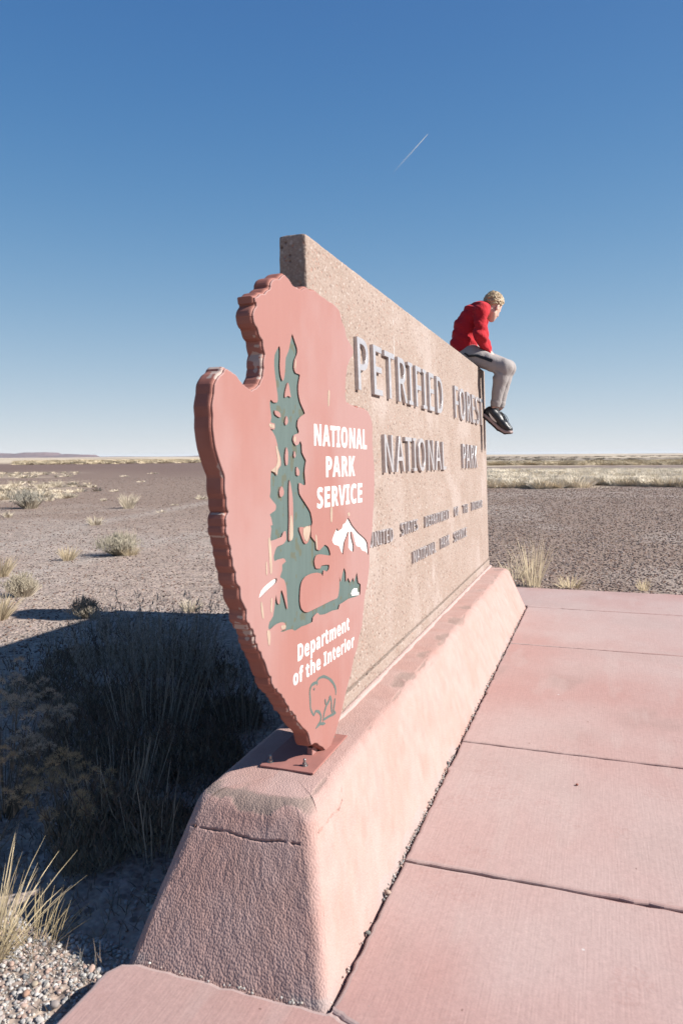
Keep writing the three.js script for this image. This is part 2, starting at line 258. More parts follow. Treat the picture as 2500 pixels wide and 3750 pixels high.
// ---------------------------------------------------------------- plinth
const stuccoC = colourTex(1024, 1024, (u, v) => { const n = fbm(u * 18, v * 18, 91, 5, 18), s = vn(u * 240, v * 240, 93, 240); const t = 0.80 + 0.16 * n + 0.08 * (s - 0.5); return [t, t * (0.985 + 0.03 * n), t * (0.98 + 0.04 * n)]; });
const stuccoB = greyTex(1024, 1024, (u, v) => { const [d] = cells(u * 165, v * 150, 95, 165, 150); return 0.6 * step(0.75, 0.1, d) + 0.22 * fbm(u * 60, v * 60, 97, 3, 60, 60) + 0.18 * vn(u * 300, v * 300, 99, 300, 300); });
const stuccoM = mat({ map: stuccoC, bumpMap: stuccoB, bumpScale: 0.0019, vertexColors: true, roughness: 0.92 });
{
  const g0 = monument('concrete_plinth', 'long pink stuccoed plinth with sloping cracked sides under the stone wall', 'plinth', 2.75, 0, -0.31);
  const FR = 0.29, RI = 0.155, LE = 0.07, FA = 0.10, R = 0.042;
  const cracks = [
    [[640, 2996], [700, 3020], [760, 3036], [830, 3045], [880, 3062], [930, 3076], [985, 3082], [1020, 3079], [1060, 3088], [1098, 3092]].map(([x, y]) => hitM(x, y, 1, -FR / HB, 0, 0)),
    [[1085, 3085], [1105, 3087], [1130, 3078], [1160, 3052], [1185, 3030], [1210, 2995], [1222, 2975], [1240, 2966], [1252, 2930], [1250, 2890], [1236, 2850], [1222, 2810], [1206, 2794]].map(([x, y]) => hitM(x, y, 0, RI / HB, 1, 0)),
    [[1490, 2585], [1475, 2600], [1440, 2620]].map(([x, y]) => hitM(x, y, 0, 1, 0, HB))];
  const cd = (p) => { let b = 1; cracks.forEach((l, w) => { for (let i = 0; i + 1 < l.length; i++) b = Math.min(b, (cone(p[0], p[1], p[2], l[i].toArray(), l[i + 1].toArray(), 0, 0)) * [1, 2.0, 1.3][w]); }); return b; };
  const zs = []; for (let k = 0; k <= 230; k++) zs.push(k / 230);
  const xs = [0]; for (let d = 0.004, x = 0; x < 1; d *= 1.0075, x += d / 5.2) xs.push(Math.min(1, x)); xs.push(1);
  const xl = []; for (let k = 0; k <= 90; k++) xl.push(1 - k / 90);
  const A = [0, 1, 2, 3, 4, 5, 6, 7, 8].map((k) => k / 8 * Math.PI / 2);
  const seq = []; let s = 0;
  for (const t of zs) seq.push([0, t]); for (const a of A) seq.push([1, a]); for (const t of xs) seq.push([2, t]); for (const a of A) seq.push([3, a]);
  for (let k = 0; k <= 30; k++) seq.push([4, k / 30]); for (const a of A) seq.push([5, a]); for (const t of xl) seq.push([6, t]); for (const a of A) seq.push([7, a]); seq.push([0, 0]);
  const lev = []; lev.push([-0.22, 0, 0], [-0.1, 0, 0]); for (let k = 0; k <= 128; k++) lev.push([k / 128 * (HB - R), 0, 0]);
  for (let k = 1; k <= 14; k++) { const a = k / 14 * Math.PI / 2; lev.push([HB - R + R * Math.sin(a), R * (1 - Math.cos(a)), a]); }
  const half = (0.63 - LE - RI) / 2 - R; for (let k = 1; k <= 14; k++) lev.push([HB + 0.004 * k / 14, R + half * k / 14, 1.6 + k / 14]);
  const place = (q, [y, e]) => {
    const f = y / HB, x0 = FR * f + e, x1 = 5.55 - FA * f - e, z1 = -RI * f - e, z0 = Math.min(z1 - 1e-4, -0.63 + LE * f + e), r = Math.min((z1 - z0) / 2, 0.026 + 0.018 * clamp(f, 0, 1)), [k, t] = q;
    const a = t;
    switch (k) {
      case 0: return [x0, y, lerp(z0 + r, z1 - r, t)];
      case 1: return [x0 + r - r * Math.cos(a), y, z1 - r + r * Math.sin(a)];
      case 2: return [lerp(x0 + r, x1 - r, t), y, z1];
      case 3: return [x1 - r + r * Math.sin(a), y, z1 - r + r * Math.cos(a)];
      case 4: return [x1, y, lerp(z1 - r, z0 + r, t)];
      case 5: return [x1 - r + r * Math.cos(a), y, z0 + r - r * Math.sin(a)];
      case 6: return [lerp(x0 + r, x1 - r, t), y, z0];
      default: return [x0 + r - r * Math.sin(a), y, z0 + r - r * Math.cos(a)];
    }
  };
  const S = []; for (let i = 0; i < seq.length; i++) { if (i) { const p = place(seq[i - 1], [0.2, 0]), q = place(seq[i], [0.2, 0]); s += Math.hypot(p[0] - q[0], p[2] - q[2]); } S.push(s); }
  const make = (j0, j1) => { const LV = lev.slice(j0, j1 + 1);
  const geo = grid(seq.length - 1, LV.length - 1, (i, j) => { const p = place(seq[i], LV[j]); return { p, uv: j0 ? [p[0] / 0.9, p[2] / 0.9] : [S[i] / 0.9, (p[1] + LV[j][1]) / 0.9], c: [1, 1, 1] }; });
  const P = geo.attributes.position, N = geo.attributes.normal, C = geo.attributes.color, row = seq.length;
  for (let k = 0; k < P.count; k++) {
    const p = [P.getX(k), P.getY(k), P.getZ(k)], L = LV[Math.floor(k / row)], ss = S[k % row], along = p[0] + p[2];
    const front = seq[k % row][0] <= 1 || seq[k % row][0] === 7 ? 1 : 0, arc = L[2];
    const n1 = fbm(ss * 9, p[1] * 9, 101, 4), n2 = vn(ss * 85, p[1] * 60, 103), n3 = fbm(p[0] * 14, p[2] * 14 + p[1] * 9, 105, 4), n4 = fbm(ss * 3.2, p[1] * 5 + arc * 0.4, 107, 4);
    let d = (0.005 * (n1 - 0.5) + (front ? 0.0014 : 0.0009) * (n2 - 0.5)) * step(1.6, 0.9, arc) + 0.004 * (n3 - 0.5) * step(0.9, 1.6, arc);
    // worn band where the paint coat is gone and grey cement shows
    let worn = 0, inCrack = 0;
    if (front) { const lowEdge = Math.max(0.06, 0.42 + 1.7 * (fbm(p[2] * 13, p[1] * 22, 109, 4) - 0.5)); worn = step(lowEdge, lowEdge + 0.14, arc) * step(1.75 + 1.2 * (n3 - 0.5), 1.35 + 1.2 * (n3 - 0.5), arc); if (p[2] < -0.36 && arc > 1) worn = Math.max(worn, step(0.5, 0.62, n3) * step(2.35, 2.1, arc)); worn *= step(-0.135, -0.19, p[2] + 0.03 * (n3 - 0.5)); }
    if (seq[k % row][0] === 2) worn = step(0.60, 0.66, fbm(p[0] * 7, arc * 1.6, 111, 4) + 0.17 * step(1.1, 1.7, p[0]) - 0.4 * Math.abs(arc - 1.35) - 0.01) * step(0.35, 0.8, arc) * step(2.3, 1.9, arc);
    d -= 0.0022 * worn;
    if (p[0] < 1.9 && p[1] > 0.1) { const c = cd(p); if (c < 0.012) d -= 0.0075 * (inCrack = step(0.0022 + 0.003 * vn(along * 60, p[1] * 60, 7), 0.0006, c + 0.0035 * (vn(p[2] * 110 + p[0] * 50, p[1] * 110, 8) - 0.5))); }
        P.setXYZ(k, p[0] + N.getX(k) * d, p[1] + N.getY(k) * d, p[2] + N.getZ(k) * d);
    let c = mixc([0.53, 0.31, 0.262], [0.54, 0.37, 0.33], clamp(step(0.38, 0.62, n4) * 0.4 + (n1 - 0.5) * 0.6 + 0.3, 0, 1));
    c = mixc(c, [0.50, 0.285, 0.225], 0.22 * step(0.50, 0.66, fbm(ss * 22, p[1] * 16, 119, 4)) * (arc > 0.3 ? 0 : 1));   // rusty mottling of the old coat
    if (p[1] < 0.03) c = mixc(c, [0.42, 0.36, 0.34], 0.55 * step(0.55, 0.7, fbm(ss * 6, p[1] * 20, 121, 4)));
    c = mixc(c, [0.33, 0.245, 0.205], (front ? 0.85 : 0.55) * worn); c = mixc(c, [0.44, 0.21, 0.16], 0.8 * inCrack);
    C.setXYZ(k, c[0] * 1.1, c[1] * 1.1, c[2] * 1.1);
  }
  geo.computeVertexNormals(); return geo; };
  const topRow = lev.findIndex((l) => l[2] > 1.59) - 1;
  obj('stucco_body', local(mergeGeometries([make(0, topRow), make(topRow, lev.length - 1)]), g0), stuccoM, g0);
  // bead of mortar along the foot of the wall
  const bead = grid(420, 8, (i, j) => { const u = 0.93 + i / 420 * 4.55, a = j / 8 * Math.PI, r = 0.011 + 0.009 * fbm(u * 9, 3, 131, 3); return { p: [u, HB - 0.002 + r * 0.9 * Math.sin(a) + 0.003 * vn(u * 40, j, 3), -0.347 + 0.005 + r * 1.5 * (0.6 - Math.cos(a)) * 0.7], uv: [u / 0.9, a * 0.02], c: [0.62, 0.44, 0.40] }; });
  obj('mortar_bead', local(bead, g0), stuccoM, g0);
}

// ---------------------------------------------------------------- the stone wall and its metal letters
const FACE = -0.346, BATTER = 0.03;
const faceZ = (y) => FACE - BATTER * (y - HB);
const onFace = (x, y, t = 0) => hitM(x, y, 0, BATTER, 1, FACE + t + BATTER * HB);
const drip = onFace(1441, 1240);
const wallC = colourTex(1664, 832, (u, v) => {
  const x = u * 5.2, y = v * 2.6, [d, id, id2] = cells(x * 135, y * 135, 141, 100000), [e, jd] = cells(x * 52, y * 52, 143, 100000), n = fbm(x * 5, y * 5, 145, 5), st = fbm(x * 4.5, y * 0.9, 147, 4), bl = fbm(x * 1.3, y * 1.7, 149, 4);
  let c = mixc([0.375, 0.272, 0.222], [0.425, 0.32, 0.27], clamp((n - 0.3) * 2.2, 0, 1));
  const pal = [[0.52, 0.38, 0.32], [0.36, 0.22, 0.165], [0.45, 0.36, 0.31], [0.58, 0.47, 0.41], [0.30, 0.20, 0.16], [0.43, 0.30, 0.24]];
  c = mixc(c, pal[Math.floor(id * 5.999)], 0.5 * step(0.62, 0.38, d));
  if (jd > 0.84) c = mixc(c, jd > 0.95 ? [0.58, 0.48, 0.43] : jd > 0.89 ? [0.24, 0.155, 0.125] : [0.47, 0.27, 0.21], step(0.36, 0.24, e));
  const pale = clamp(0.4 * step(0.50, 0.70, bl + 0.06 * (1 - v) - 0.03) * step(0.36, 0.6, n) + 0.22 * step(0.58, 0.76, st) * step(0.85, 0.3, v), 0, 0.6);
  c = mixc(c, [0.56, 0.455, 0.415], pale);
  if (Math.abs(x - drip.x - 0.006 * (vn(y * 20, 2, 3) - 0.5)) < 0.0035 && y > 2.06 && y < 2.36 && vn(y * 30, 5, 7) > 0.25) c = [0.66, 0.62, 0.60];
  const k = (0.94 + 0.12 * id2) * 0.93; return [c[0] * k * 0.965, c[1] * k, c[2] * k];
});
const wallB = greyTex(1248, 624, (u, v) => { const x = u * 5.2, y = v * 2.6, [d] = cells(x * 135, y * 135, 141, 100000), [e, jd] = cells(x * 52, y * 52, 143, 100000); return 0.5 + 0.3 * (0.5 - d) + 0.25 * (fbm(x * 60, y * 60, 151, 3) - 0.5) - (jd > 0.84 && jd < 0.95 ? 0.5 * step(0.36, 0.2, e) : 0); });
const wallM = mat({ map: wallC, bumpMap: wallB, bumpScale: 0.008, roughness: 0.95 });
const g1 = monument('stone_wall', 'tall pink-brown exposed aggregate wall carrying raised metal lettering', 'wall', 3.2, HB, -0.44);
function roughBlock(place, nx, ny, nz, rx, ry, rz, uvAt, amp) {   // six sides of a block with worn, rounded arrises; r* = rounding as a share of each side
  const line = (n, r) => { const o = [0, r * 0.15, r * 0.4, r * 0.7]; for (let i = 0; i <= n; i++) o.push(lerp(r, 1 - r, i / n)); o.push(1 - r * 0.7, 1 - r * 0.4, 1 - r * 0.15, 1); return o; };
  const X = line(nx, rx), Y = line(ny, ry), Z = line(nz, rz), gs = [];
  const rnd = (a, b, c) => {                            // pull the arrises in to an eighth of a circle
    const fx = a < rx ? 1 - a / rx : a > 1 - rx ? 1 - (1 - a) / rx : 0, fy = b < ry ? 1 - b / ry : b > 1 - ry ? 1 - (1 - b) / ry : 0, fz = c < rz ? 1 - c / rz : c > 1 - rz ? 1 - (1 - c) / rz : 0;
    const l = Math.hypot(fx, fy, fz); if (l <= 1) return [a, b, c];
    const k = 1 - 1 / l * 1.0, pull = (t, f, r) => f ? (t < 0.5 ? t + f * r * k * 0.75 : t - f * r * k * 0.75) : t;
    return [pull(a, fx, rx), pull(b, fy, ry), pull(c, fz, rz)];
  };
  const side = (P, Q, at, face) => gs.push(grid(P.length - 1, Q.length - 1, (i, j) => { const [a, b, c] = rnd(...at(P[i], Q[j])), p = place(a, b, c); return { p, uv: uvAt(p, face) }; }));
  side(X, Y, (s, t) => [s, t, 1], 0); side(X, Y, (s, t) => [1 - s, t, 0], 0); side(Z, Y, (s, t) => [0, t, s], 1); side(Z, Y, (s, t) => [1, t, 1 - s], 1); side(X, Z, (s, t) => [s, 1, 1 - t], 2); side(X, Z, (s, t) => [s, 0, t], 2);
  const g = mergeGeometries(gs), P = g.attributes.position, N = g.attributes.normal;
  for (let k = 0; k < P.count; k++) {
    const x = P.getX(k), y = P.getY(k), z = P.getZ(k), d = amp * ((fbm(x * 45 + z * 31, y * 45 + z * 17, 161, 3) - 0.5) * 2);
    P.setXYZ(k, x + d * 0.9, y + amp * ((fbm(x * 50 + z * 40, y * 50 + 9, 163, 3) - 0.5) * 2), z + d * 0.5);
  }
  g.computeVertexNormals(); return g;
}
{
  const T = 0.975;
  const wallAt = (y0, y1n, y1f, proud) => (a, b, c) => {
    const y = lerp(y0, lerp(y1n, y1f, a), b), f = clamp((y - HB) / 1.97, 0, 1), u = lerp(lerp(0.905, 0.885, f), lerp(5.50, 5.70, f), a) + (a < 0.5 ? -proud : proud);
    return [u, y, lerp(-0.525, faceZ(y) + proud, c)];
  };
  const uvAt = (p, face) => face === 1 ? [(p[2] + 0.6) / 5.2, p[1] / 2.6] : face === 2 ? [p[0] / 5.2, (p[2] + 2.9) / 2.6] : [p[0] / 5.2, p[1] / 2.6];
  obj('wall_slab', local(roughBlock(wallAt(0.458, 2.402, 2.352, 0), 420, 170, 14, 0.0035, 0.008, 0.13, uvAt, 0.0022), g1), wallM, g1);
  obj('footing_course', local(roughBlock(wallAt(0.26, 0.452, 0.452, 0.005), 420, 16, 10, 0.0012, 0.03, 0.05, uvAt, 0.0022), g1), wallM, g1);
}
const font = await new FontLoader().loadAsync('fonts/droid/droid_sans_bold.typeface.json'), thin = await new FontLoader().loadAsync('fonts/droid/droid_sans_regular.typeface.json');
const CAP = 0.714 * font.data.resolution / font.data.resolution;
function glyphs(text, font) {                                  // [char, shapes, x] in em units with the capital height as 1
  const sc = 1 / font.data.resolution, out = []; let x = 0;
  for (const ch of text) { const gl = font.data.glyphs[ch]; if (ch !== ' ') out.push([ch, font.generateShapes(ch, 1), x]); x += gl.ha * sc; }
  return out;
}
function word(text, x0, x1, y0, y1, cap, capEnd, opt, put, squeeze = 0.87, font = thin) {        // letters spread from x0 to x1 on a baseline from y0 to y1
  const gl = glyphs(text, font), boxes = gl.map(([, sh]) => { const b = new THREE.Box2(); for (const s of sh) for (const p of s.getPoints(8)) b.expandByPoint(p); return b; });
  const L = gl[0][2] + boxes[0].min.x, last = gl.length - 1, Rr = gl[last][2] + boxes[last].max.x, kx = (x1 - x0) / (Rr - L);
  const hb = new THREE.Box2(); for (const s of font.generateShapes('H', 1)) for (const p of s.getPoints()) hb.expandByPoint(p);
  gl.forEach(([ch, sh, gx], i) => {
    const g = new THREE.ExtrudeGeometry(sh, { curveSegments: 8, ...opt }), mid = gx + (boxes[i].min.x + boxes[i].max.x) / 2, t = (mid - L) / (Rr - L), k = lerp(cap, capEnd, t) / hb.max.y;
    g.translate(-(boxes[i].min.x + boxes[i].max.x) / 2, 0, 0).scale(kx * squeeze, k, 1);
    put(ch, g, x0 + (mid - L) * kx, lerp(y0, y1, t));
  });
}
const aluC = greyTex(256, 256, (u, v) => 0.45 + 0.4 * fbm(u * 6, v * 6, 171, 4, 6));
const aluM = mat({ color: rgb(0.86, 0.82, 0.82), metalness: 0.55, roughness: 0.55, roughnessMap: aluC, map: colourTex(256, 256, (u, v) => { const t = 0.72 + 0.3 * fbm(u * 5, v * 5, 173, 5, 5); return [t, t * 0.985, t * 0.985]; }, 4, 4) });
{
  const put = (depth) => (ch, g, x, y) => { g.translate(x, y, 0); const P = g.attributes.position; for (let k = 0; k < P.count; k++) P.setZ(k, faceZ(P.getY(k)) + 0.001 + P.getZ(k)); g.computeVertexNormals(); obj('letter', local(g, g1), aluM, g1); };
  const big = { depth: 0.016, bevelEnabled: true, bevelThickness: 0.002, bevelSize: 0.004, bevelOffset: 0, bevelSegments: 2 }, small = { depth: 0.012, bevelEnabled: true, bevelThickness: 0.001, bevelSize: 0.008, bevelOffset: 0, bevelSegments: 1 };
  word('PETRIFIED', 1.445, 3.455, 1.815, 1.797, 0.252, 0.258, big, put());
  word('FOREST', 3.90, 5.37, 1.795, 1.783, 0.254, 0.253, big, put());
  word('NATIONAL', 1.85, 3.475, 1.409, 1.392, 0.201, 0.201, big, put());
  word('PARK', 4.165, 4.915, 1.388, 1.38, 0.202, 0.20, big, put());
  word('UNITED', 1.55, 1.99, 1.048, 1.034, 0.071, 0.072, small, put());
  word('STATES', 2.165, 2.56, 1.043, 1.039, 0.070, 0.066, small, put());
  word('DEPARTMENT', 2.76, 3.55, 1.036, 1.026, 0.067, 0.065, small, put());
  word('OF', 3.755, 3.925, 1.024, 1.022, 0.07, 0.07, small, put());
  word('THE', 4.12, 4.365, 1.018, 1.014, 0.068, 0.068, small, put());
  word('INTERIOR', 4.545, 5.14, 1.012, 1.001, 0.07, 0.068, small, put());
  word('NATIONAL', 2.41, 3.05, 0.851, 0.840, 0.069, 0.071, small, put());
  word('PARK', 3.21, 3.515, 0.840, 0.835, 0.073, 0.073, small, put());
  word('SERVICE', 3.70, 4.25, 0.832, 0.820, 0.073, 0.074, small, put());
}

// ---------------------------------------------------------------- arrowhead board
const ATURN = 3.3 * Math.PI / 180, AO = [0.70, 0, -0.262];       // its face passes through AO, turned a little from the wall
const aCos = Math.cos(ATURN), aSin = Math.sin(ATURN);
const onArrow = (zx, zy) => { const p = hitM(680 + zx / 1.96, 840 + zy / 1.96, -aSin, 0, aCos, -aSin * AO[0] + aCos * AO[2]); return new THREE.Vector2((p.x - AO[0]) * aCos + (p.z - AO[2]) * aSin, p.y); };
const trace = (a, closed = true) => { const p = []; for (let i = 0; i < a.length; i += 2) p.push(onArrow(a[i], a[i + 1])); return p; };
const smooth = (pts, k = 3, ten = 0.5) => new THREE.CatmullRomCurve3(pts.map((p) => new THREE.Vector3(p.x, p.y, 0)), true, 'catmullrom', ten).getPoints(pts.length * k).slice(0, -1).map((p) => new THREE.Vector2(p.x, p.y));
const OUT = [720, 342, 745, 370, 770, 405, 800, 430, 840, 442, 875, 430, 905, 446, 945, 462, 985, 490, 1030, 522, 1075, 552, 1098, 582, 1112, 620, 1125, 670, 1142, 715, 1150, 760, 1165, 800, 1190, 840, 1203, 872, 1195, 905, 1175, 940, 1160, 980, 1155, 1020, 1148, 1070, 1145, 1130, 1145, 1200, 1152, 1242, 1190, 1264, 1230, 1285, 1270, 1291, 1300, 1302, 1318, 1330, 1333, 1370, 1340, 1420, 1338, 1480, 1340, 1540, 1345, 1620, 1352, 1700, 1353, 1800, 1352, 1900, 1351, 1935, 1345, 2002, 1342, 2082, 1335, 2182, 1322, 2282, 1318, 2352, 1318, 2402, 1310, 2482, 1300, 2562, 1285, 2622, 1278, 2702, 1272, 2762, 1265, 2842, 1245, 2922, 1230, 3002, 1205, 3082, 1190, 3172, 1165, 3262, 1145, 3342, 1130, 3412, 1110, 3492, 1090, 3562, 1075, 3622, 1055, 3672, 1040, 3722, 1025, 3749,
  1004, 3742, 985, 3718, 960, 3706, 945, 3690, 925, 3688, 905, 3700, 893, 3668, 888, 3622, 850, 3572, 812, 3535, 795, 3484, 752, 3442, 722, 3382, 692, 3332, 655, 3294, 630, 3267, 618, 3212, 585, 3142, 568, 3082, 533, 3012, 512, 2962, 502, 2902, 484, 2862, 450, 2812, 444, 2752, 424, 2682, 406, 2642, 398, 2582, 376, 2532, 364, 2462, 344, 2382, 334, 2312, 324, 2252, 304, 2182, 296, 2132, 302, 2062, 312, 2022, 300, 1960, 292, 1860, 284, 1780, 264, 1700, 242, 1620, 226, 1560, 216, 1500, 206, 1420, 206, 1340, 198, 1270, 206, 1180, 216, 1120, 242, 1080, 276, 1032, 300, 1012, 332, 1030, 372, 1062, 410, 1110, 442, 1142, 476, 1166, 512, 1155, 542, 1112, 560, 1060, 566, 1000, 569, 940, 571, 880, 560, 810, 540, 760, 516, 700, 491, 640, 486, 620, 500, 590, 511, 550, 515, 522, 502, 500, 536, 482, 582, 462, 607, 440, 612, 402, 627, 382, 661, 365, 695, 347];
const TREE = [763, 740, 785, 800, 803, 858, 800, 900, 783, 940, 778, 990, 790, 1025, 822, 1038, 818, 1070, 810, 1120, 812, 1180, 825, 1240, 845, 1285, 858, 1325, 830, 1345, 808, 1370, 803, 1410, 815, 1450, 808, 1470, 780, 1480, 772, 1510, 790, 1545, 810, 1535, 822, 1510, 835, 1545, 838, 1600, 865, 1655, 862, 1680, 855, 1740, 862, 1835, 840, 1840, 815, 1825, 818, 1890, 840, 1930, 880, 1992, 900, 2032, 912, 2102, 905, 2130, 903, 2202, 935, 2242, 942, 2292, 960, 2297, 985, 2272, 1000, 2257, 1025, 2277, 1040, 2322, 1035, 2347, 1000, 2342, 960, 2338, 935, 2347, 925, 2382, 935, 2427, 965, 2427, 975, 2407, 1030, 2402, 1028, 2442, 1010, 2462, 990, 2452, 985, 2497, 970, 2477, 940, 2470, 900, 2477, 860, 2497, 835, 2532, 825, 2582, 822, 2662, 830, 2712, 850, 2737, 875, 2742, 920, 2722, 980, 2692, 1040, 2662, 1085, 2642, 1095, 2612, 1100, 2562, 1103, 2482, 1112, 2522, 1120, 2482, 1135, 2422, 1150, 2462, 1152, 2522, 1165, 2492, 1180, 2527, 1200, 2492, 1208, 2522, 1227, 2454, 1235, 2502, 1240, 2532, 1255, 2542, 1255, 2582, 1250, 2627, 1200, 2647, 1165, 2657, 1130, 2682, 1105, 2697, 1095, 2732, 1050, 2742, 1000, 2767, 960, 2772, 945, 2757, 915, 2787, 910, 2822, 860, 2847, 830, 2857, 785, 2887, 765, 2877, 730, 2882, 700, 2894, 675, 2892, 690, 2872, 715, 2862, 710, 2832, 680, 2827, 640, 2847, 600, 2882, 590, 2857, 600, 2812, 625, 2772, 640, 2662, 650, 2612, 660, 2672, 672, 2682, 678, 2602, 690, 2582, 705, 2622, 720, 2682, 730, 2722, 724, 2642, 720, 2572, 705, 2522, 675, 2502, 680, 2472, 690, 2442, 690, 2402, 715, 2382, 700, 2367, 660, 2377, 635, 2387, 628, 2352, 640, 2302, 655, 2272, 700, 2252, 720, 2222, 715, 2172, 700, 2182, 690, 2212, 655, 2227, 610, 2242, 605, 2212, 612, 2152, 605, 2122, 620, 2117, 610, 2072, 600, 2042, 640, 2012, 645, 1982, 620, 1952, 600, 1922, 605, 1882, 605, 1800, 612, 1725, 640, 1740, 655, 1760, 660, 1720, 680, 1690, 678, 1640, 660, 1580, 655, 1545, 640, 1490, 620, 1455, 600, 1435, 610, 1425, 635, 1430, 635, 1400, 605, 1390, 612, 1350, 605, 1300, 600, 1240, 612, 1215, 630, 1235, 655, 1235, 658, 1200, 650, 1140, 640, 1060, 632, 980, 635, 900, 655, 855, 672, 828, 680, 860, 680, 920, 678, 980, 683, 1040, 695, 1080, 705, 1060, 712, 980, 715, 920, 735, 870, 750, 800];
const ISLES = [[735, 1100, 750, 1170, 755, 1205, 735, 1195, 712, 1205, 715, 1160], [640, 1300, 675, 1315, 680, 1350, 645, 1330], [725, 1340, 735, 1380, 720, 1405, 712, 1380], [722, 1565, 735, 1600, 733, 1680, 720, 1690, 713, 1630], [780, 1590, 790, 1620, 782, 1640, 775, 1620], [795, 1705, 815, 1730, 815, 1765, 795, 1760], [690, 1845, 705, 1880, 700, 1910, 680, 1920, 672, 1880], [745, 1800, 762, 1880, 770, 1960, 772, 2080, 770, 2200, 755, 2235, 738, 2220, 742, 2080, 740, 1900], [815, 2140, 870, 2140, 897, 2125, 893, 2180, 880, 2240, 855, 2255, 830, 2200]];
const PEAK = [1165, 2062, 1195, 2117, 1240, 2172, 1285, 2212, 1305, 2247, 1312, 2342, 1290, 2317, 1265, 2310, 1250, 2285, 1225, 2278, 1212, 2240, 1200, 2190, 1188, 2170, 1190, 2200, 1205, 2260, 1205, 2318, 1185, 2312, 1165, 2282, 1170, 2170, 1160, 2200, 1140, 2250, 1130, 2342, 1112, 2312, 1098, 2277, 1065, 2267, 1048, 2232, 1065, 2182, 1085, 2137, 1095, 2157, 1120, 2142, 1130, 2107, 1145, 2102];
const LAKE = [523, 2645, 540, 2590, 580, 2545, 640, 2500, 658, 2505, 650, 2540, 610, 2575, 560, 2625, 530, 2652], HUT = [1190, 2615, 1200, 2590, 1215, 2575, 1235, 2577, 1235, 2600, 1248, 2606, 1246, 2626, 1195, 2630];
const BARE = [[750, 2060, 764, 2070, 770, 2200, 755, 2232, 742, 2215], [842, 2150, 892, 2130, 888, 2190, 870, 2240, 850, 2220], [592, 2225, 606, 2222, 616, 2330, 620, 2455, 606, 2468, 598, 2340], [575, 2395, 582, 2390, 586, 2470, 578, 2480], [536, 2690, 548, 2680, 560, 2780, 550, 2790], [610, 2660, 620, 2650, 618, 2740, 610, 2745], [584, 2880, 606, 2888, 606, 2960, 596, 2990, 586, 2930], [612, 1730, 640, 1745, 655, 1762, 658, 1720, 676, 1690, 674, 1640, 655, 1560, 645, 1560, 658, 1650, 648, 1700], [1020, 1165, 1032, 1160, 1030, 1250, 1020, 1268], [1036, 2005, 1052, 1995, 1050, 2090, 1040, 2098], [1160, 2040, 1172, 2030, 1176, 2052, 1166, 2058], [930, 2200, 938, 2198, 944, 2290, 936, 2288], [686, 2845, 714, 2840, 716, 2860, 690, 2872], [598, 1395, 632, 1402, 634, 1426, 606, 1420], [785, 940, 792, 945, 786, 1005, 780, 990], [778, 1490, 790, 1488, 786, 1530, 775, 1515]];
const paintC = colourTex(1024, 1024, (u, v) => {
  const n = fbm(u * 4, v * 3, 181, 5, 4, 3), gr = fbm(u * 80, v * 5, 183, 3, 80, 5), sp = vn(u * 400, v * 400, 185, 400);
  let c = mixc([0.375, 0.165, 0.137], [0.405, 0.225, 0.203], clamp(step(0.30, 0.60, n) + (gr - 0.5) * 0.15, 0, 1));
  const k = 0.985 + 0.022 * gr + 0.03 * (sp - 0.5); return [c[0] * k, c[1] * k, c[2] * k];
}, 0.55, 0.55);
const paintB = greyTex(512, 512, (u, v) => 0.6 * fbm(u * 70, v * 4, 187, 3, 70, 4) + 0.4 * fbm(u * 12, v * 12, 189, 4, 12));
const boardM = mat({ map: paintC, bumpMap: paintB, bumpScale: 0.0006, roughness: 0.62 });
const rimM = mat({ bumpMap: paintB, bumpScale: 0.0012, roughness: 0.7, map: colourTex(512, 512, (u, v) => { const n = fbm(u * 8, v * 8, 186, 5, 8), g = fbm(u * 60, v * 5, 188, 3, 60, 5); const c = mixc([0.335, 0.112, 0.078], [0.40, 0.165, 0.125], clamp(1.6 * (n - 0.25) + 0.3 * (g - 0.5), 0, 1)); return n > 0.74 ? [0.55, 0.42, 0.36] : c; }, 1.2, 1.2) });
const greenM = mat({ color: rgb(0.105, 0.155, 0.142), roughness: 0.75, map: colourTex(512, 512, (u, v) => { const n = fbm(u * 90, v * 7, 191, 3, 90, 7), q = fbm(u * 22, v * 16, 193, 4, 22, 16), t = 0.78 + 0.24 * n; return q > 0.68 ? mixc([t, t, t], [1, 0.7, 0.45], 0.75) : [t, t, t]; }, 1.4, 1.4) });
const whiteM = mat({ color: rgb(0.80, 0.785, 0.775), roughness: 0.7, map: colourTex(256, 256, (u, v) => { const t = 0.84 + 0.18 * fbm(u * 10, v * 10, 195, 4, 10); return [t, t, t * 0.98]; }, 3, 3) });
const woodM = mat({ color: rgb(0.55, 0.43, 0.34), roughness: 0.85, map: colourTex(256, 256, (u, v) => { const t = 0.55 + 0.5 * fbm(u * 40, v * 4, 197, 3, 40, 4); return [t, t * 0.96, t * 0.92]; }, 5, 5) });
const steelM = mat({ color: rgb(0.42, 0.40, 0.39), metalness: 0.85, roughness: 0.42 });
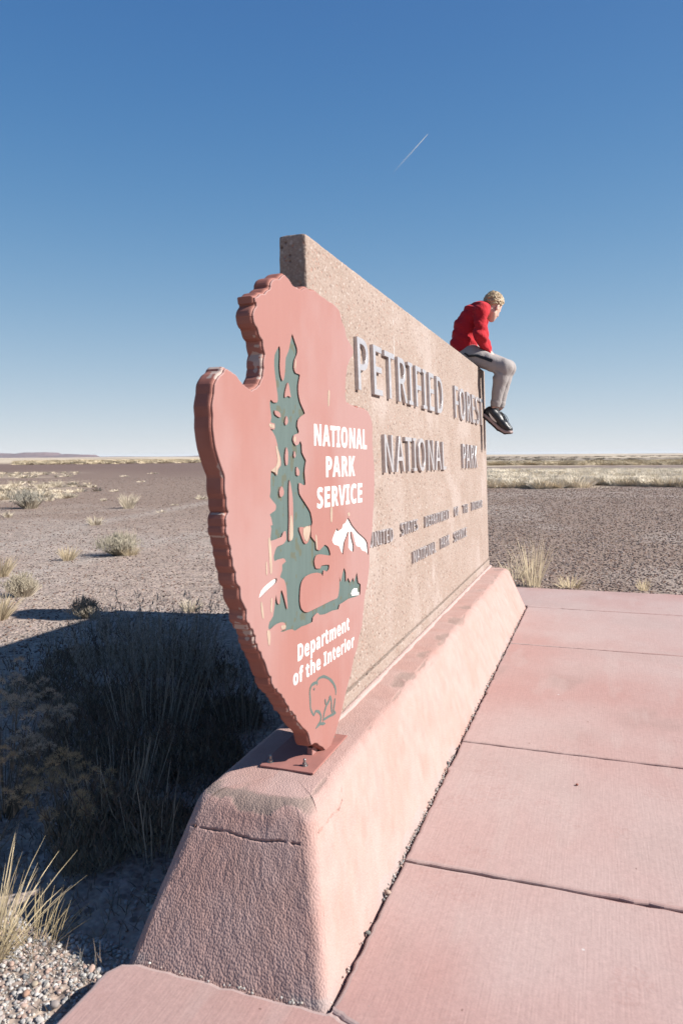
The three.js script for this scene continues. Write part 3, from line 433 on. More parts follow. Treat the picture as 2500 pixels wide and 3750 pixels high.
{
  const g2 = monument('arrowhead_sign', 'salmon painted wooden arrowhead board with routed green tree and white lettering', 'sign', AO[0], HB, AO[2]);
  g2.rotation.y = TURN - ATURN;
  // chisel scallops along the rim: shallow concave bites that meet in ridges
  const scallop = (pts) => { let s = 0; return pts.map((p, i) => { const q = pts[(i + 1) % pts.length], o = pts[mod(i - 1, pts.length)], l = Math.hypot(q.x - o.x, q.y - o.y) || 1; s += p.distanceTo(o); const L = 0.052 + 0.03 * vn(s * 3, 1, 9), left = q.y > o.y ? 1 : 0.45, a = 0.0075 * left * Math.abs(Math.sin(Math.PI * s / L)) * step(HB + 0.05, HB + 0.16, p.y); return new THREE.Vector2(p.x - (q.y - o.y) / l * a, p.y + (q.x - o.x) / l * a); }); };
  const lift = (g, z) => { g.translate(0, -HB, z); return g; };
  const outline = scallop(smooth(trace(OUT), 3, 0.3)), z0 = -0.006;   // z0: bottom of the routing, 6 mm behind the face
  const body = new THREE.ExtrudeGeometry(new THREE.Shape(outline), { depth: 0.036, bevelEnabled: true, bevelThickness: 0.010, bevelSize: 0.006, bevelOffset: 0, bevelSegments: 3 });
  obj('board', lift(body, z0 - 0.046), rimM, g2);
  const tree = smooth(trace(TREE), 2, 0.35), peak = smooth(trace(PEAK), 2, 0.3);
  const face = new THREE.Shape(outline); face.holes.push(new THREE.Path(tree), new THREE.Path(peak), new THREE.Path(smooth(trace(LAKE), 2)));
  obj('face_board', lift(new THREE.ExtrudeGeometry(face, { depth: 0.002, bevelEnabled: true, bevelThickness: 0.003, bevelSize: 0.003, bevelOffset: -0.003, bevelSegments: 2 }), z0 + 0.001), boardM, g2);
  const flat = (name, pts, z, d, m) => obj(name, lift(new THREE.ExtrudeGeometry(new THREE.Shape(pts), { depth: d, bevelEnabled: false }), z), m, g2);
  flat('routed_tree', tree, z0 - 0.001, 0.0022, greenM);
  flat('snowy_peak', peak, z0 - 0.001, 0.0025, whiteM);
  flat('lake', smooth(trace(LAKE), 2), z0 - 0.001, 0.0025, whiteM);
  flat('cabin', trace(HUT), z0 - 0.001, 0.0042, whiteM);
  for (const i of ISLES) flat('relief', smooth(trace(i), 3), z0 - 0.001, 0.007, boardM);
  for (const b of BARE) flat('bare_wood', smooth(trace(b), 2), z0 - 0.001, 0.0078, woodM);
  // bison outline, a routed line of green
  const ribbon = (pts, w) => { const c = new THREE.CatmullRomCurve3(pts.map((p) => new THREE.Vector3(p.x, p.y, 0)), false, 'catmullrom', 0.4), n = pts.length * 5, P = c.getPoints(n), a = [], b = []; P.forEach((p, i) => { const q = P[Math.min(n, i + 1)], o = P[Math.max(0, i - 1)], l = Math.hypot(q.x - o.x, q.y - o.y) || 1, k = w * (0.75 + 0.5 * vn(i * 0.35, w * 999, 5)) * Math.min(1, 0.35 + Math.min(i, n - i) / 4), dx = -(q.y - o.y) / l * k, dy = (q.x - o.x) / l * k; a.push(new THREE.Vector2(p.x + dx, p.y + dy)); b.unshift(new THREE.Vector2(p.x - dx, p.y - dy)); }); return [...a, ...b]; };
  const O = 1881.6;
  const bison = [[918, 1610, 896, 1560, 893, 1500, 890, 1430, 905, 1388, 940, 1371, 944, 1392], [938, 1366, 955, 1341, 990, 1328, 1030, 1345, 1060, 1380, 1075, 1420, 1075, 1462], [918, 1610, 932, 1577, 955, 1582, 970, 1612, 964, 1655, 932, 1702], [940, 1690, 965, 1668, 1000, 1665], [985, 1650, 990, 1600, 1000, 1562, 1010, 1532, 1025, 1505, 1035, 1472, 1044, 1510, 1045, 1560, 1052, 1592], [985, 1640, 1030, 1612, 1076, 1588], [1075, 1592, 1060, 1570, 1066, 1520, 1070, 1482], [998, 1490, 1004, 1530], [918, 1412, 922, 1424]];
  bison.forEach((b, i) => flat('bison_line', ribbon(trace(b.map((v, k) => k % 2 ? v + O : v)), 0.0052), z0 + 0.003, 0.0036 + i * 0.00012, greenM));
  const put = (m) => (ch, g, x, y) => obj('letter', g.translate(x, y - HB, -0.001), m, g2);
  const opt = { depth: 0.0012, bevelEnabled: true, bevelThickness: 0.001, bevelSize: 0.026, bevelSegments: 2 };
  const line = (text, bl, br, tl, tr) => { const a = onArrow(...bl), b = onArrow(...br), c = onArrow(...tl), d = onArrow(...tr); word(text, a.x, b.x, a.y, b.y, c.y - a.y, d.y - b.y, opt, put(whiteM), 0.94, font); };
  line('NATIONAL', [920, 1548], [1297, 1577], [915, 1398], [1280, 1441]);
  line('PARK', [1006, 1776], [1213, 1768], [1006, 1634], [1206, 1630]);
  line('SERVICE', [942, 2002], [1264, 1956], [942, 1858], [1264, 1824]);
  line('Department', [803, 1220 + O], [1172, 990 + O], [803, 1104 + O], [1172, 898 + O]);
  line('of the Interior', [770, 1398 + O], [1206, 1112 + O], [770, 1296 + O], [1206, 1026 + O]);
  // foot: steel plate with four anchor bolts
  const foot = new THREE.BoxGeometry(0.07, 0.03, 0.02); obj('post_foot', foot.translate(-0.03, 0.022, -0.036), boardM, g2);
  const plate = new THREE.ExtrudeGeometry(new THREE.Shape([[-0.2, -0.012], [0.16, -0.012], [0.16, 0.19], [-0.2, 0.19]].map(([a, b]) => new THREE.Vector2(a, b))), { depth: 0.005, bevelEnabled: true, bevelThickness: 0.001, bevelSize: 0.001, bevelSegments: 1 });
  plate.rotateX(-Math.PI / 2).rotateY(ATURN).translate(0, 0.005, 0.016);
  const pl = obj('base_plate', plate, mat({ color: rgb(0.47, 0.20, 0.165), roughness: 0.7, map: aluM.map }), g2);
  for (const [a, b] of [[-0.155, -0.022], [-0.165, -0.15], [0.125, -0.022], [0.125, -0.15]]) {
    const nut = new THREE.CylinderGeometry(0.009, 0.009, 0.009, 6).translate(a, 0.0155, b), wash = new THREE.CylinderGeometry(0.0125, 0.0125, 0.002, 16).translate(a, 0.0115, b), rod = new THREE.CylinderGeometry(0.005, 0.005, 0.024, 10).translate(a, 0.021, b), tip = new THREE.CylinderGeometry(0.0035, 0.005, 0.003, 10).translate(a, 0.0345, b);
    obj('anchor_bolt', mergeGeometries([nut, wash, rod, tip]).rotateY(ATURN), steelM, pl);
  }
}

// ---------------------------------------------------------------- person sitting on the far end of the wall, legs over its face
{
  const TOP = 2.356, seat = hitM(1754, 1345, 0, 1, 0, TOP), uP = seat.x + 0.10;
  const J = (zx, zy, r) => hitM(1560 + zx / 3.92, 1040 + zy / 3.92, 1, 0, 0, uP - r).toArray();     // joint: picture position plus its side offset from the body's middle plane
  const g3 = monument('person', 'person in red sweater and grey joggers sitting hunched on top of the stone wall', 'person', uP, TOP, -0.45);
  const box = (pts, m) => [0, 1, 2].map((k) => Math.min(...pts.map((p) => p[k])) - m), boxH = (pts, m) => [0, 1, 2].map((k) => Math.max(...pts.map((p) => p[k])) + m);
  const legs = [[0.10, [612, 1012], [1122, 1200], [1000, 1690], [985, 1765]], [-0.095, [640, 1000], [1165, 1205], [1062, 1700], [1050, 1770]]]
    .map(([r, h, k, a, e]) => ({ r, hip: J(...h, r * 0.95), knee: J(...k, r * 1.15), ank: J(...a, r), end: J(...e, r) }));
  for (const l of legs) l.hip[1] = Math.max(l.hip[1], TOP + 0.085);
  const mid = (a, b, t) => a.map((v, k) => lerp(v, b[k], t));
  const spine = [[575, 985], [535, 840], [578, 620], [690, 440], [800, 375]].map(([a, b]) => [J(a, b, 0.068), J(a, b, -0.068)]);
  const spR = [0.106, 0.110, 0.108, 0.102, 0.072];
  const arms = [{ s: J(790, 375, 0.185), e: J(765, 745, 0.225), w: J(872, 965, 0.055), h: J(935, 1035, 0.02) }, { s: J(800, 370, -0.185), e: J(800, 760, -0.22), w: J(900, 985, -0.05), h: J(960, 1050, -0.01) }];
  const neck0 = J(835, 340, 0), head = J(955, 318, -0.015);
  // head axes: chin swings back towards the chest, face turned away from the road side
  const yaw = 1.05, fw = new THREE.Vector3(Math.sin(yaw) * 0.86, -0.52, Math.cos(yaw) * 0.86).normalize(), upv = new THREE.Vector3(0.30, 0.86, 0.36); upv.addScaledVector(fw, -upv.dot(fw)).normalize();
  const sd = new THREE.Vector3().crossVectors(upv, fw).normalize();     // to the ear on one side
  const H = (f, u, s) => [0, 1, 2].map((k) => head[k] + fw.getComponent(k) * f + upv.getComponent(k) * u + sd.getComponent(k) * s);
  const ell = (x, y, z, c, a, b, d) => { const px = x - c[0], py = y - c[1], pz = z - c[2], f = px * fw.x + py * fw.y + pz * fw.z, u = px * upv.x + py * upv.y + pz * upv.z, s = px * sd.x + py * sd.y + pz * sd.z, k = Math.hypot(f / a, u / b, s / d); return (k - 1) * Math.min(a, b, d); };
  const chin = H(0.066, -0.108, 0), jawL = H(0.0, -0.075, 0.05), jawR = H(0.0, -0.075, -0.05), nose = H(0.108, -0.035, 0), brow = H(0.088, 0.02, 0), sknull = H(-0.012, 0.028, 0);
  const headSdf = (x, y, z) => {
    let d = ell(x, y, z, sknull, 0.098, 0.095, 0.077);
    d = smin(d, ell(x, y, z, H(0.03, -0.045, 0), 0.066, 0.085, 0.06), 0.03);
    d = smin(d, cone(x, y, z, jawL, chin, 0.02, 0.022), 0.03); d = smin(d, cone(x, y, z, jawR, chin, 0.02, 0.022), 0.03);
    d = smin(d, cone(x, y, z, brow, nose, 0.011, 0.014), 0.012);
    d = smin(d, cone(x, y, z, H(0.086, -0.072, 0.02), H(0.086, -0.072, -0.02), 0.009, 0.009), 0.008); d = smin(d, cone(x, y, z, H(0.083, -0.085, 0.016), H(0.083, -0.085, -0.016), 0.009, 0.009), 0.008);
    for (const s of [1, -1]) { d = Math.max(d, -(Math.hypot(x - H(0.092, 0, s * 0.032)[0], y - H(0.092, 0, s * 0.032)[1], z - H(0.092, 0, s * 0.032)[2]) - 0.014)); d = Math.min(d, Math.hypot(x - H(0.078, 0, s * 0.032)[0], y - H(0.078, 0, s * 0.032)[1], z - H(0.078, 0, s * 0.032)[2]) - 0.0115); d = smin(d, Math.max(ell(x, y, z, H(-0.005, -0.02, s * 0.08), 0.02, 0.034, 0.012), -ell(x, y, z, H(0.002, -0.018, s * 0.094), 0.01, 0.02, 0.009)), 0.006); }
    return d;
  };
  const trunk = (x, y, z, grow) => {
    let d = 9;
    for (let i = 0; i < 4; i++) for (const k of [0, 1]) d = smin(d, cone(x, y, z, spine[i][k], spine[i + 1][k], spR[i] + grow, spR[i + 1] + grow), 0.05);
    for (const a of arms) d = smin(d, cone(x, y, z, mid(neck0, a.s, 0.3), a.s, 0.055 + grow, 0.066 + grow), 0.05);
    return d;
  };
  const armSdf = (x, y, z, grow) => { let d = 9; for (const a of arms) { d = Math.min(d, smin(cone(x, y, z, a.s, a.e, 0.062 + grow, 0.050 + grow), cone(x, y, z, a.e, a.w, 0.052 + grow, 0.034 + grow), 0.03)); } return d; };
  const legSdf = (x, y, z, grow) => { let d = 9; for (const l of legs) { const calf = mid(l.knee, l.ank, 0.32); calf[2] -= 0.012; let e = smin(cone(x, y, z, l.hip, l.knee, 0.088 + grow, 0.072 + grow), cone(x, y, z, l.knee, calf, 0.070 + grow, 0.063 + grow), 0.035); e = smin(e, cone(x, y, z, calf, l.ank, 0.062 + grow, 0.045 + grow), 0.03); d = Math.min(d, e); } return d; };
  const hips = (x, y, z, grow) => smin(legSdf(x, y, z, grow), cone(x, y, z, legs[0].hip, legs[1].hip, 0.092 + grow, 0.092 + grow), 0.05);
  const hand = (a, s) => {                               // palm, four fingers and a thumb folded loosely between the thighs
    const d = new THREE.Vector3(...a.h).sub(new THREE.Vector3(...a.w)).normalize(), f = new THREE.Vector3(0, -1, 0.25).normalize(), side = new THREE.Vector3().crossVectors(d, f).normalize(), at = (p, q, r) => [0, 1, 2].map((k) => a.w[k] + d.getComponent(k) * p + f.getComponent(k) * q + side.getComponent(k) * r);
    const b = [[at(0.02, 0, 0), at(0.08, 0.01, 0.02), 0.024, 0.014], [at(0.02, 0, 0), at(0.08, 0.01, -0.02), 0.024, 0.014]];
    [[0.03, 0.038], [0.01, 0.045], [-0.01, 0.042], [-0.03, 0.032]].forEach(([w, l]) => b.push([at(0.085, 0.01, w), at(0.09 + l * 0.7, 0.012 + l * 0.4, w), 0.0095, 0.009], [at(0.09 + l * 0.7, 0.012 + l * 0.4, w), at(0.092 + l * 0.75, 0.02 + l * 1.1, w), 0.009, 0.008]));
    b.push([at(0.035, 0.012, 0.028 * s), at(0.07, 0.035, 0.036 * s), 0.011, 0.010], [at(0.07, 0.035, 0.036 * s), at(0.092, 0.045, 0.026 * s), 0.0095, 0.0085]);
    return (x, y, z) => { let d2 = 9; b.forEach((e, i) => { const c = cone(x, y, z, ...e); d2 = i < 2 ? smin(d2, c, 0.02) : smin(d2, c, 0.005); }); return smin(d2, cone(x, y, z, mid(a.e, a.w, 0.6), a.w, 0.034, 0.028), 0.012); };
  };
  const skinM = mat({ color: rgb(0.80, 0.52, 0.42), roughness: 0.6 });
  const allP = [...spine.flat(), ...legs.flatMap((l) => [l.hip, l.knee, l.ank, l.end]), ...arms.flatMap((a) => [a.s, a.e, a.w, a.h]), head, neck0];
  const bodySdf = (x, y, z) => { let d = Math.min(trunk(x, y, z, -0.016), armSdf(x, y, z, -0.014), hips(x, y, z, -0.014)); d = smin(d, cone(x, y, z, neck0, H(-0.025, -0.06, 0), 0.06, 0.05), 0.03); for (const l of legs) d = smin(d, cone(x, y, z, l.ank, l.end, 0.033, 0.036), 0.02); return d; };
  const hp = [head];
  const hands = arms.map((a, i) => { const s = hand(a, i ? -1 : 1); return skin(s, box([a.w, a.h], 0.16), boxH([a.w, a.h], 0.16), 0.0045); });
  const bodyG = mergeGeometries([skin(bodySdf, box(allP, 0.16), boxH(allP, 0.16), 0.012), skin((x, y, z) => smin(headSdf(x, y, z), cone(x, y, z, neck0, H(-0.025, -0.06, 0), 0.058, 0.05), 0.025), box(hp, 0.17), boxH(hp, 0.17), 0.0045), ...hands]);
  obj('body', local(bodyG, g3), skinM, g3);
  // sweater
  const redB = greyTex(256, 256, (u, v) => 0.6 * fbm(u * 6, v * 14, 201, 4, 6, 14) + 0.4 * vn(u * 90, v * 90, 203, 90));
  const redM = mat({ color: rgb(0.56, 0.010, 0.022), roughness: 0.95, bumpMap: redB, bumpScale: 0.006 });
  const fold = (x, y, z) => 0.004 * (vn(y * 40 + x * 20, z * 30 + x * 14, 17) - 0.5) + 0.010 * Math.sin(y * 55 + z * 30 + 4 * vn(x * 9, y * 9, 7)) * vn(y * 12 + x * 5, z * 12, 11);
  const hemA = J(510, 1005, 0.1), hemB = J(700, 948, 0.1);
  const hem = (y, z) => y - lerp(hemA[1], hemB[1], (z - hemA[2]) / (hemB[2] - hemA[2]));
  const swP = [...spine.flat(), ...arms.flatMap((a) => [a.s, a.e, a.w]), neck0];
  const sweater = (x, y, z) => {
    let t = Math.max(trunk(x, y, z, 0.004), -hem(y, z)); t = Math.max(t, -(cone(x, y, z, neck0, H(-0.02, -0.06, 0), 0.058, 0.062)));
    let a = 9; for (const m of arms) a = Math.min(a, smin(cone(x, y, z, m.s, m.e, 0.064, 0.057), cone(x, y, z, m.e, m.w, 0.058, 0.040), 0.03));
    const under = 0.012 * step(0.10, 0.02, Math.abs(y - arms[0].e[1] - 0.03));
    return smin(t, a - under * 0.3, 0.02) + fold(x, y, z);
  };
  const sw = obj('sweater', local(skin(sweater, box(swP, 0.16), boxH(swP, 0.16), 0.0085), g3), redM, g3);
  const collar = new THREE.TorusGeometry(0.060, 0.009, 8, 28); { const c = neck0, d = new THREE.Vector3(...H(-0.025, -0.06, 0)).sub(new THREE.Vector3(...c)).normalize(); collar.applyQuaternion(new THREE.Quaternion().setFromUnitVectors(new THREE.Vector3(0, 0, 1), d)).translate(c[0] + d.x * 0.022, c[1] + d.y * 0.022, c[2] + d.z * 0.022); }
  obj('neckband', local(collar, g3), redM, sw);
  // joggers
  const jogB = greyTex(256, 256, (u, v) => 0.5 * fbm(u * 8, v * 8, 205, 4, 8) + 0.5 * vn(u * 120, v * 120, 207, 120));
  const jogM = mat({ color: rgb(0.45, 0.41, 0.395), roughness: 1, bumpMap: jogB, bumpScale: 0.003, map: colourTex(256, 256, (u, v) => { const t = 0.86 + 0.2 * vn(u * 128, v * 128, 209, 128) * fbm(u * 8, v * 8, 211, 3, 8); return [t, t, t]; }, 3, 3) });
  const kneeFold = (x, y, z) => { let f = 0; for (const l of legs) { const dx = x - l.knee[0], dy = y - l.knee[1] + 0.05, dz = z - l.knee[2] + 0.05, d = Math.hypot(dx, dy, dz); f += 0.007 * Math.sin(dy * 95 + dz * 60) * step(0.11, 0.03, d); } return f; };
  const pants = (x, y, z) => Math.max(hips(x, y, z, 0.006) + kneeFold(x, y, z) + 0.008 * (vn(y * 18 + x * 9, z * 26, 13) - 0.5), (() => { let c = -9; for (const l of legs) { const near = Math.abs(x - l.ank[0]) < 0.09; if (near) c = l.ank[1] - 0.035 - y; } return c; })());
  const lp = legs.flatMap((l) => [l.hip, l.knee, l.ank]);
  const pg = obj('joggers', local(skin(pants, box(lp, 0.13), boxH(lp, 0.13), 0.008), g3), jogM, g3);
  for (const l of legs) { const d = new THREE.Vector3(...l.end).sub(new THREE.Vector3(...l.ank)).normalize(), c = new THREE.LatheGeometry([[0.041, 0.03], [0.052, 0.022], [0.053, -0.002], [0.047, -0.022], [0.047, -0.034], [0.0425, -0.040], [0.034, -0.036], [0.034, 0.03]].map(([a, b]) => new THREE.Vector2(a, -b)), 24).applyQuaternion(new THREE.Quaternion().setFromUnitVectors(new THREE.Vector3(0, 1, 0), d)).translate(...l.ank.map((v, k) => v + d.getComponent(k) * 0.012)); obj('cuff', local(c, g3), jogM, pg); }
  const onto = (zx, zy, sdf) => { const a = new THREE.Vector3(...J(zx, zy, 0.32)), b = new THREE.Vector3(...J(zx, zy, -0.1)), d = b.clone().sub(a), L = d.length(); d.normalize(); let t = 0; for (let i = 0; i < 90 && t < L; i++) { const p = a.clone().addScaledVector(d, t), s = sdf(p.x, p.y, p.z); if (s < 0.0012) break; t += Math.max(0.0006, s * 0.8); } return a.addScaledVector(d, t - 0.007).toArray(); };
  const strip = (up, lo, sdf, n = 16) => { const at = (l, t) => { const s = t * (l.length - 1), i = Math.min(l.length - 2, Math.floor(s)); return [lerp(l[i][0], l[i + 1][0], s - i), lerp(l[i][1], l[i + 1][1], s - i)]; }; return grid(n, 3, (i, j) => { const a = at(up, i / n), b = at(lo, i / n); return { p: onto(lerp(a[0], b[0], j / 3), lerp(a[1], b[1], j / 3), sdf) }; }); };
  const blackM = mat({ color: rgb(0.012, 0.012, 0.014), roughness: 0.55 });
  obj('pocket_band', local(strip([[560, 985], [612, 1020], [700, 1012], [800, 1030], [955, 1085]], [[535, 995], [600, 1052], [705, 1042], [790, 1072], [935, 1125]], pants), g3), blackM, pg);
  // hair: a shell of curls over the skull
  const hairM = mat({ color: rgb(0.56, 0.42, 0.27), roughness: 0.6, map: colourTex(256, 256, (u, v) => { const t = 0.35 + 0.95 * fbm(u * 22, v * 22, 213, 3, 22); return [t, t * 0.95, t * 0.85]; }, 6, 6) });
  const hair = (x, y, z) => {
    const px = x - sknull[0], py = y - sknull[1], pz = z - sknull[2], f = px * fw.x + py * fw.y + pz * fw.z, u = px * upv.x + py * upv.y + pz * upv.z;
    const curl = 0.004 * Math.sin(x * 190 + 5 * vn(y * 30, z * 30, 3)) * Math.sin(y * 170 + 5 * vn(x * 30, z * 30, 5)) + 0.009 * (vn(x * 70 + z * 50, y * 70, 9) - 0.5);
    let d = ell(x, y, z, H(-0.014, 0.036, 0), 0.112, 0.108, 0.092) + curl;
    d = Math.max(d, -(u + 0.022 + 0.04 * step(0.0, -0.08, f) + 0.35 * Math.min(0, f + 0.02) * 0 - 0.075 * step(0.02, 0.085, f) - 0.06 * step(-0.02, -0.09, f) * -1));
    return d;
  };
  obj('hair', local(skin(hair, box(hp, 0.19), boxH(hp, 0.19), 0.0042), g3), hairM, g3);
  { const S = new Strokes(), R = mulberry(733), B = new THREE.Vector3(); for (let k = 0; k < 900; k++) { const a = R() * 6.283, h = R() * 1.5 - 0.25, d0 = new THREE.Vector3().addScaledVector(fw, Math.cos(a) * Math.cos(h)).addScaledVector(sd, Math.sin(a) * Math.cos(h)).addScaledVector(upv, Math.sin(h)); const p = new THREE.Vector3(...H(-0.014, 0.036, 0)).addScaledVector(fw, d0.dot(fw) * 0.108).addScaledVector(upv, d0.dot(upv) * 0.104).addScaledVector(sd, d0.dot(sd) * 0.088), u = p.clone().sub(new THREE.Vector3(...sknull)), f = u.dot(fw); if (u.dot(upv) < (f > 0.03 ? 0.05 : -0.02) ) continue; const tan = new THREE.Vector3().crossVectors(d0, new THREE.Vector3(R() - 0.5, R() - 0.5, R() - 0.5)).normalize().addScaledVector(d0, 0.35).addScaledVector(upv, -0.3).normalize(); S.blade(p, tan, 0.02 + 0.022 * R(), 0.0013, B.copy(d0).multiplyScalar(-0.5 - R()).clone().addScaledVector(new THREE.Vector3(R() - 0.5, R() - 0.5, R() - 0.5), 1.2), [0.5 + 0.35 * R(), 0.40 + 0.27 * R(), 0.26 + 0.2 * R()], 5); } obj('hair_strands', local(S.build(), g3), mat({ vertexColors: true, roughness: 0.5 }), g3).userData.kind = 'stuff'; }
  // trainers
  const shoeM = mat({ color: rgb(0.014, 0.014, 0.017), roughness: 0.42, bumpMap: jogB, bumpScale: 0.002 }), soleM = mat({ color: rgb(0.40, 0.30, 0.28), roughness: 0.7 }), treadM = mat({ color: rgb(0.03, 0.028, 0.028), roughness: 0.8 });
  const tickM = mat({ color: rgb(0.8, 0.78, 0.76), roughness: 0.5 }), laceM = mat({ color: rgb(0.016, 0.016, 0.018), roughness: 0.7 });
  legs.forEach((l, i) => {
    const r = i ? -0.10 : 0.10, o = i ? [18, -4] : [0, 0], K = (a, b, dr = 0) => J(a + o[0], b + o[1], r + dr);
    const sock = skin((x, y, z) => cone(x, y, z, K(985, 1755), K(975, 1850), 0.040, 0.044), box([K(985, 1755), K(975, 1850)], 0.07), boxH([K(985, 1755), K(975, 1850)], 0.07), 0.006);
    { const P = sock.attributes.position, top = K(985, 1788)[1]; for (let k = 0; k < P.count; k++) if (P.getY(k) > top) P.setY(k, top); sock.computeVertexNormals(); }
    obj('sock', local(sock, g3), blackM, g3);
    const pts = [K(880, 1840), K(950, 1850), K(1020, 1925), K(1110, 2025), K(1180, 2085)], wide = (x, y, z, a, b, ra, rb, w) => smin(cone(x, y, z, [a[0] - w, a[1], a[2]], [b[0] - w, b[1], b[2]], ra, rb), cone(x, y, z, [a[0] + w, a[1], a[2]], [b[0] + w, b[1], b[2]], ra, rb), 0.02);
    const mouth = K(985, 1745);
    const upper = (x, y, z) => { let d = wide(x, y, z, pts[0], pts[1], 0.034, 0.046, 0.008); d = smin(d, wide(x, y, z, pts[1], pts[2], 0.046, 0.043, 0.008), 0.03); d = smin(d, wide(x, y, z, pts[2], pts[3], 0.043, 0.036, 0.014), 0.03); d = smin(d, wide(x, y, z, pts[3], pts[4], 0.036, 0.027, 0.016), 0.03); d = smin(d, cone(x, y, z, K(905, 1790), K(880, 1840), 0.02, 0.03), 0.03); return Math.max(d, -cone(x, y, z, mouth, K(980, 1830), 0.046, 0.034)); };
    const sh = obj('trainer', local(skin(upper, box(pts, 0.08), boxH(pts, 0.08), 0.0055), g3), shoeM, g3);
    const so = [K(838, 1882), K(930, 1955), K(1040, 2062), K(1130, 2122), K(1200, 2128)], tr = so.map((p, k) => { const q = [[822, 1912], [912, 1990], [1026, 2096], [1122, 2146], [1205, 2142]][k]; return K(...q); });
    const chain = (c, ra, w) => (x, y, z) => { let d = 9; for (let k = 0; k < 4; k++) d = smin(d, wide(x, y, z, c[k], c[k + 1], ra, ra, w), 0.01); return d; };
    obj('midsole', local(skin(chain(so, 0.016, 0.028), box(so, 0.07), boxH(so, 0.07), 0.0055), g3), soleM, sh);
    obj('outsole', local(skin(chain(tr, 0.008, 0.031), box(tr, 0.06), boxH(tr, 0.06), 0.0045), g3), treadM, sh);
    if (!i) obj('tick_mark', local(strip([[898, 1846], [922, 1872], [955, 1912], [1006, 1976]], [[900, 1872], [918, 1916], [955, 1956], [1004, 1990]], (x, y, z) => Math.min(upper(x, y, z), chain(so, 0.019, 0.026)(x, y, z))), g3), tickM, sh);
    const lace = []; for (let k = 0; k < 5; k++) { const a = K(1045 + k * 22, 1862 + k * 34, 0.03), b = K(1065 + k * 22, 1850 + k * 34, -0.03); lace.push(new THREE.TubeGeometry(new THREE.CatmullRomCurve3([a, mid(a, b, 0.5).map((v, q) => v + (q === 1 ? 0.012 : 0.004)), b].map((p) => new THREE.Vector3(...p))), 8, 0.0035, 5)); }
    for (const [dx, dy] of [[95, 120], [60, 135], [-25, 110]]) lace.push(new THREE.TubeGeometry(new THREE.CatmullRomCurve3([K(1060, 1850), K(1060 + dx * 0.7, 1850 + dy * 0.4, 0.02), K(1060 + dx, 1850 + dy, 0.03), K(1060 + dx * 0.6, 1850 + dy * 1.02, 0.03)].map((p) => new THREE.Vector3(...p))), 14, 0.003, 5));
    obj('laces', local(mergeGeometries(lace), g3), laceM, sh);
  });
}

// ---------------------------------------------------------------- stones and gravel
const stoneG = (seed, flat, sharp) => { const g = new THREE.IcosahedronGeometry(0.5, 1), R = mulberry(seed), k = [0.8 + 0.4 * R(), flat * (0.7 + 0.5 * R()), 0.7 + 0.4 * R()], P = g.attributes.position; for (let i = 0; i < P.count; i++) { const n = 0.72 + 0.56 * vn(P.getX(i) * 2.2 + seed, P.getY(i) * 2.2 + P.getZ(i) * 1.7, seed); P.setXYZ(i, P.getX(i) * n * k[0], P.getY(i) * n * k[1], P.getZ(i) * n * k[2]); } g.deleteAttribute('uv'); g.deleteAttribute('normal'); const m = sharp ? g : mergeVertices(g); m.computeVertexNormals(); return m; };
const stoneM = mat({ roughness: 0.95 });
function scatter(name, label, seed, count, spot, size, colour, flat = 0.6, sink = 0.25) {
  const R = mulberry(seed), D = new THREE.Object3D(), c = new THREE.Color(), im = new THREE.InstancedMesh(stoneG(seed, flat, true), stoneM, count);
  for (let k = 0; k < count; k++) { const [x, z] = spot(R), s = size(R, Math.hypot(x, z)); D.position.set(x, groundY(x, z) + s * (0.28 * flat - sink * 0.3), z); D.rotation.set((R() - 0.5) * 0.9, R() * 6.3, (R() - 0.5) * 0.9); D.scale.setScalar(s); D.updateMatrix(); im.setMatrixAt(k, D.matrix); im.setColorAt(k, c.setRGB(...colour(R))); }
  im.name = name; im.castShadow = im.receiveShadow = true; struct(im, 'stuff', label); scene.add(im); return im;
}
const tone = (list) => (R) => { const c = list[Math.floor(R() * list.length)], k = 0.8 + 0.4 * R(); return c.map((v) => v * k); };
const pebbleT = [[0.44, 0.41, 0.375], [0.52, 0.48, 0.45], [0.38, 0.36, 0.34], [0.54, 0.43, 0.385], [0.60, 0.57, 0.53], [0.33, 0.32, 0.31], [0.52, 0.46, 0.40], [0.47, 0.33, 0.27]];
const inM = (u0, u1, n0, n1) => (R) => { const p = world(lerp(u0, u1, R()), 0, lerp(n0, n1, R())); return [p.x, p.z]; };
scatter('gravel', 'small mixed grey and pink gravel beside the plinth', 301, 13000, inM(-1.1, 0.12, -2.0, -0.67), (R) => 0.005 + 0.011 * R() ** 2, tone(pebbleT), 0.7, 0.1);
scatter('gravel', 'coarser pebbles among the gravel beside the plinth', 303, 600, inM(-1.2, 0.5, -2.2, -0.69), (R) => 0.012 + 0.013 * R() ** 2, tone(pebbleT), 0.65, 0.2);
const wedge = (a0, a1, r0, r1, ok) => (R) => { for (;;) { const a = lerp(a0, a1, R()) * Math.PI / 180, r = r0 * (r1 / r0) ** (R() ** 0.8), x = Math.sin(a) * r, z = -Math.cos(a) * r; if (!ok || ok(toM(new THREE.Vector3(x, 0, z)))) return [x, z]; } };
const desertT = [[0.27, 0.185, 0.15], [0.18, 0.125, 0.105], [0.34, 0.26, 0.22], [0.12, 0.085, 0.075], [0.42, 0.34, 0.30], [0.24, 0.14, 0.10]];
scatter('desert_stones', 'dark stones strewn over the open ground behind the wall', 305, 46000, wedge(-31, 1, 4, 60, (m) => m.z < -1.3 && !(m.x > 0.2 && m.x < 4.7 && m.z > -3.3)), (R, r) => (0.009 + 0.026 * R() ** 2.2) * (0.7 + r * 0.026), tone(desertT), 0.55);
scatter('desert_stones', 'dark clods and stones covering the ground beyond the pavement', 307, 46000, wedge(8, 29, 8, 46, (m) => m.x > 6.75), (R, r) => (0.014 + 0.034 * R() ** 2) * (0.7 + r * 0.022), tone(desertT), 0.5);
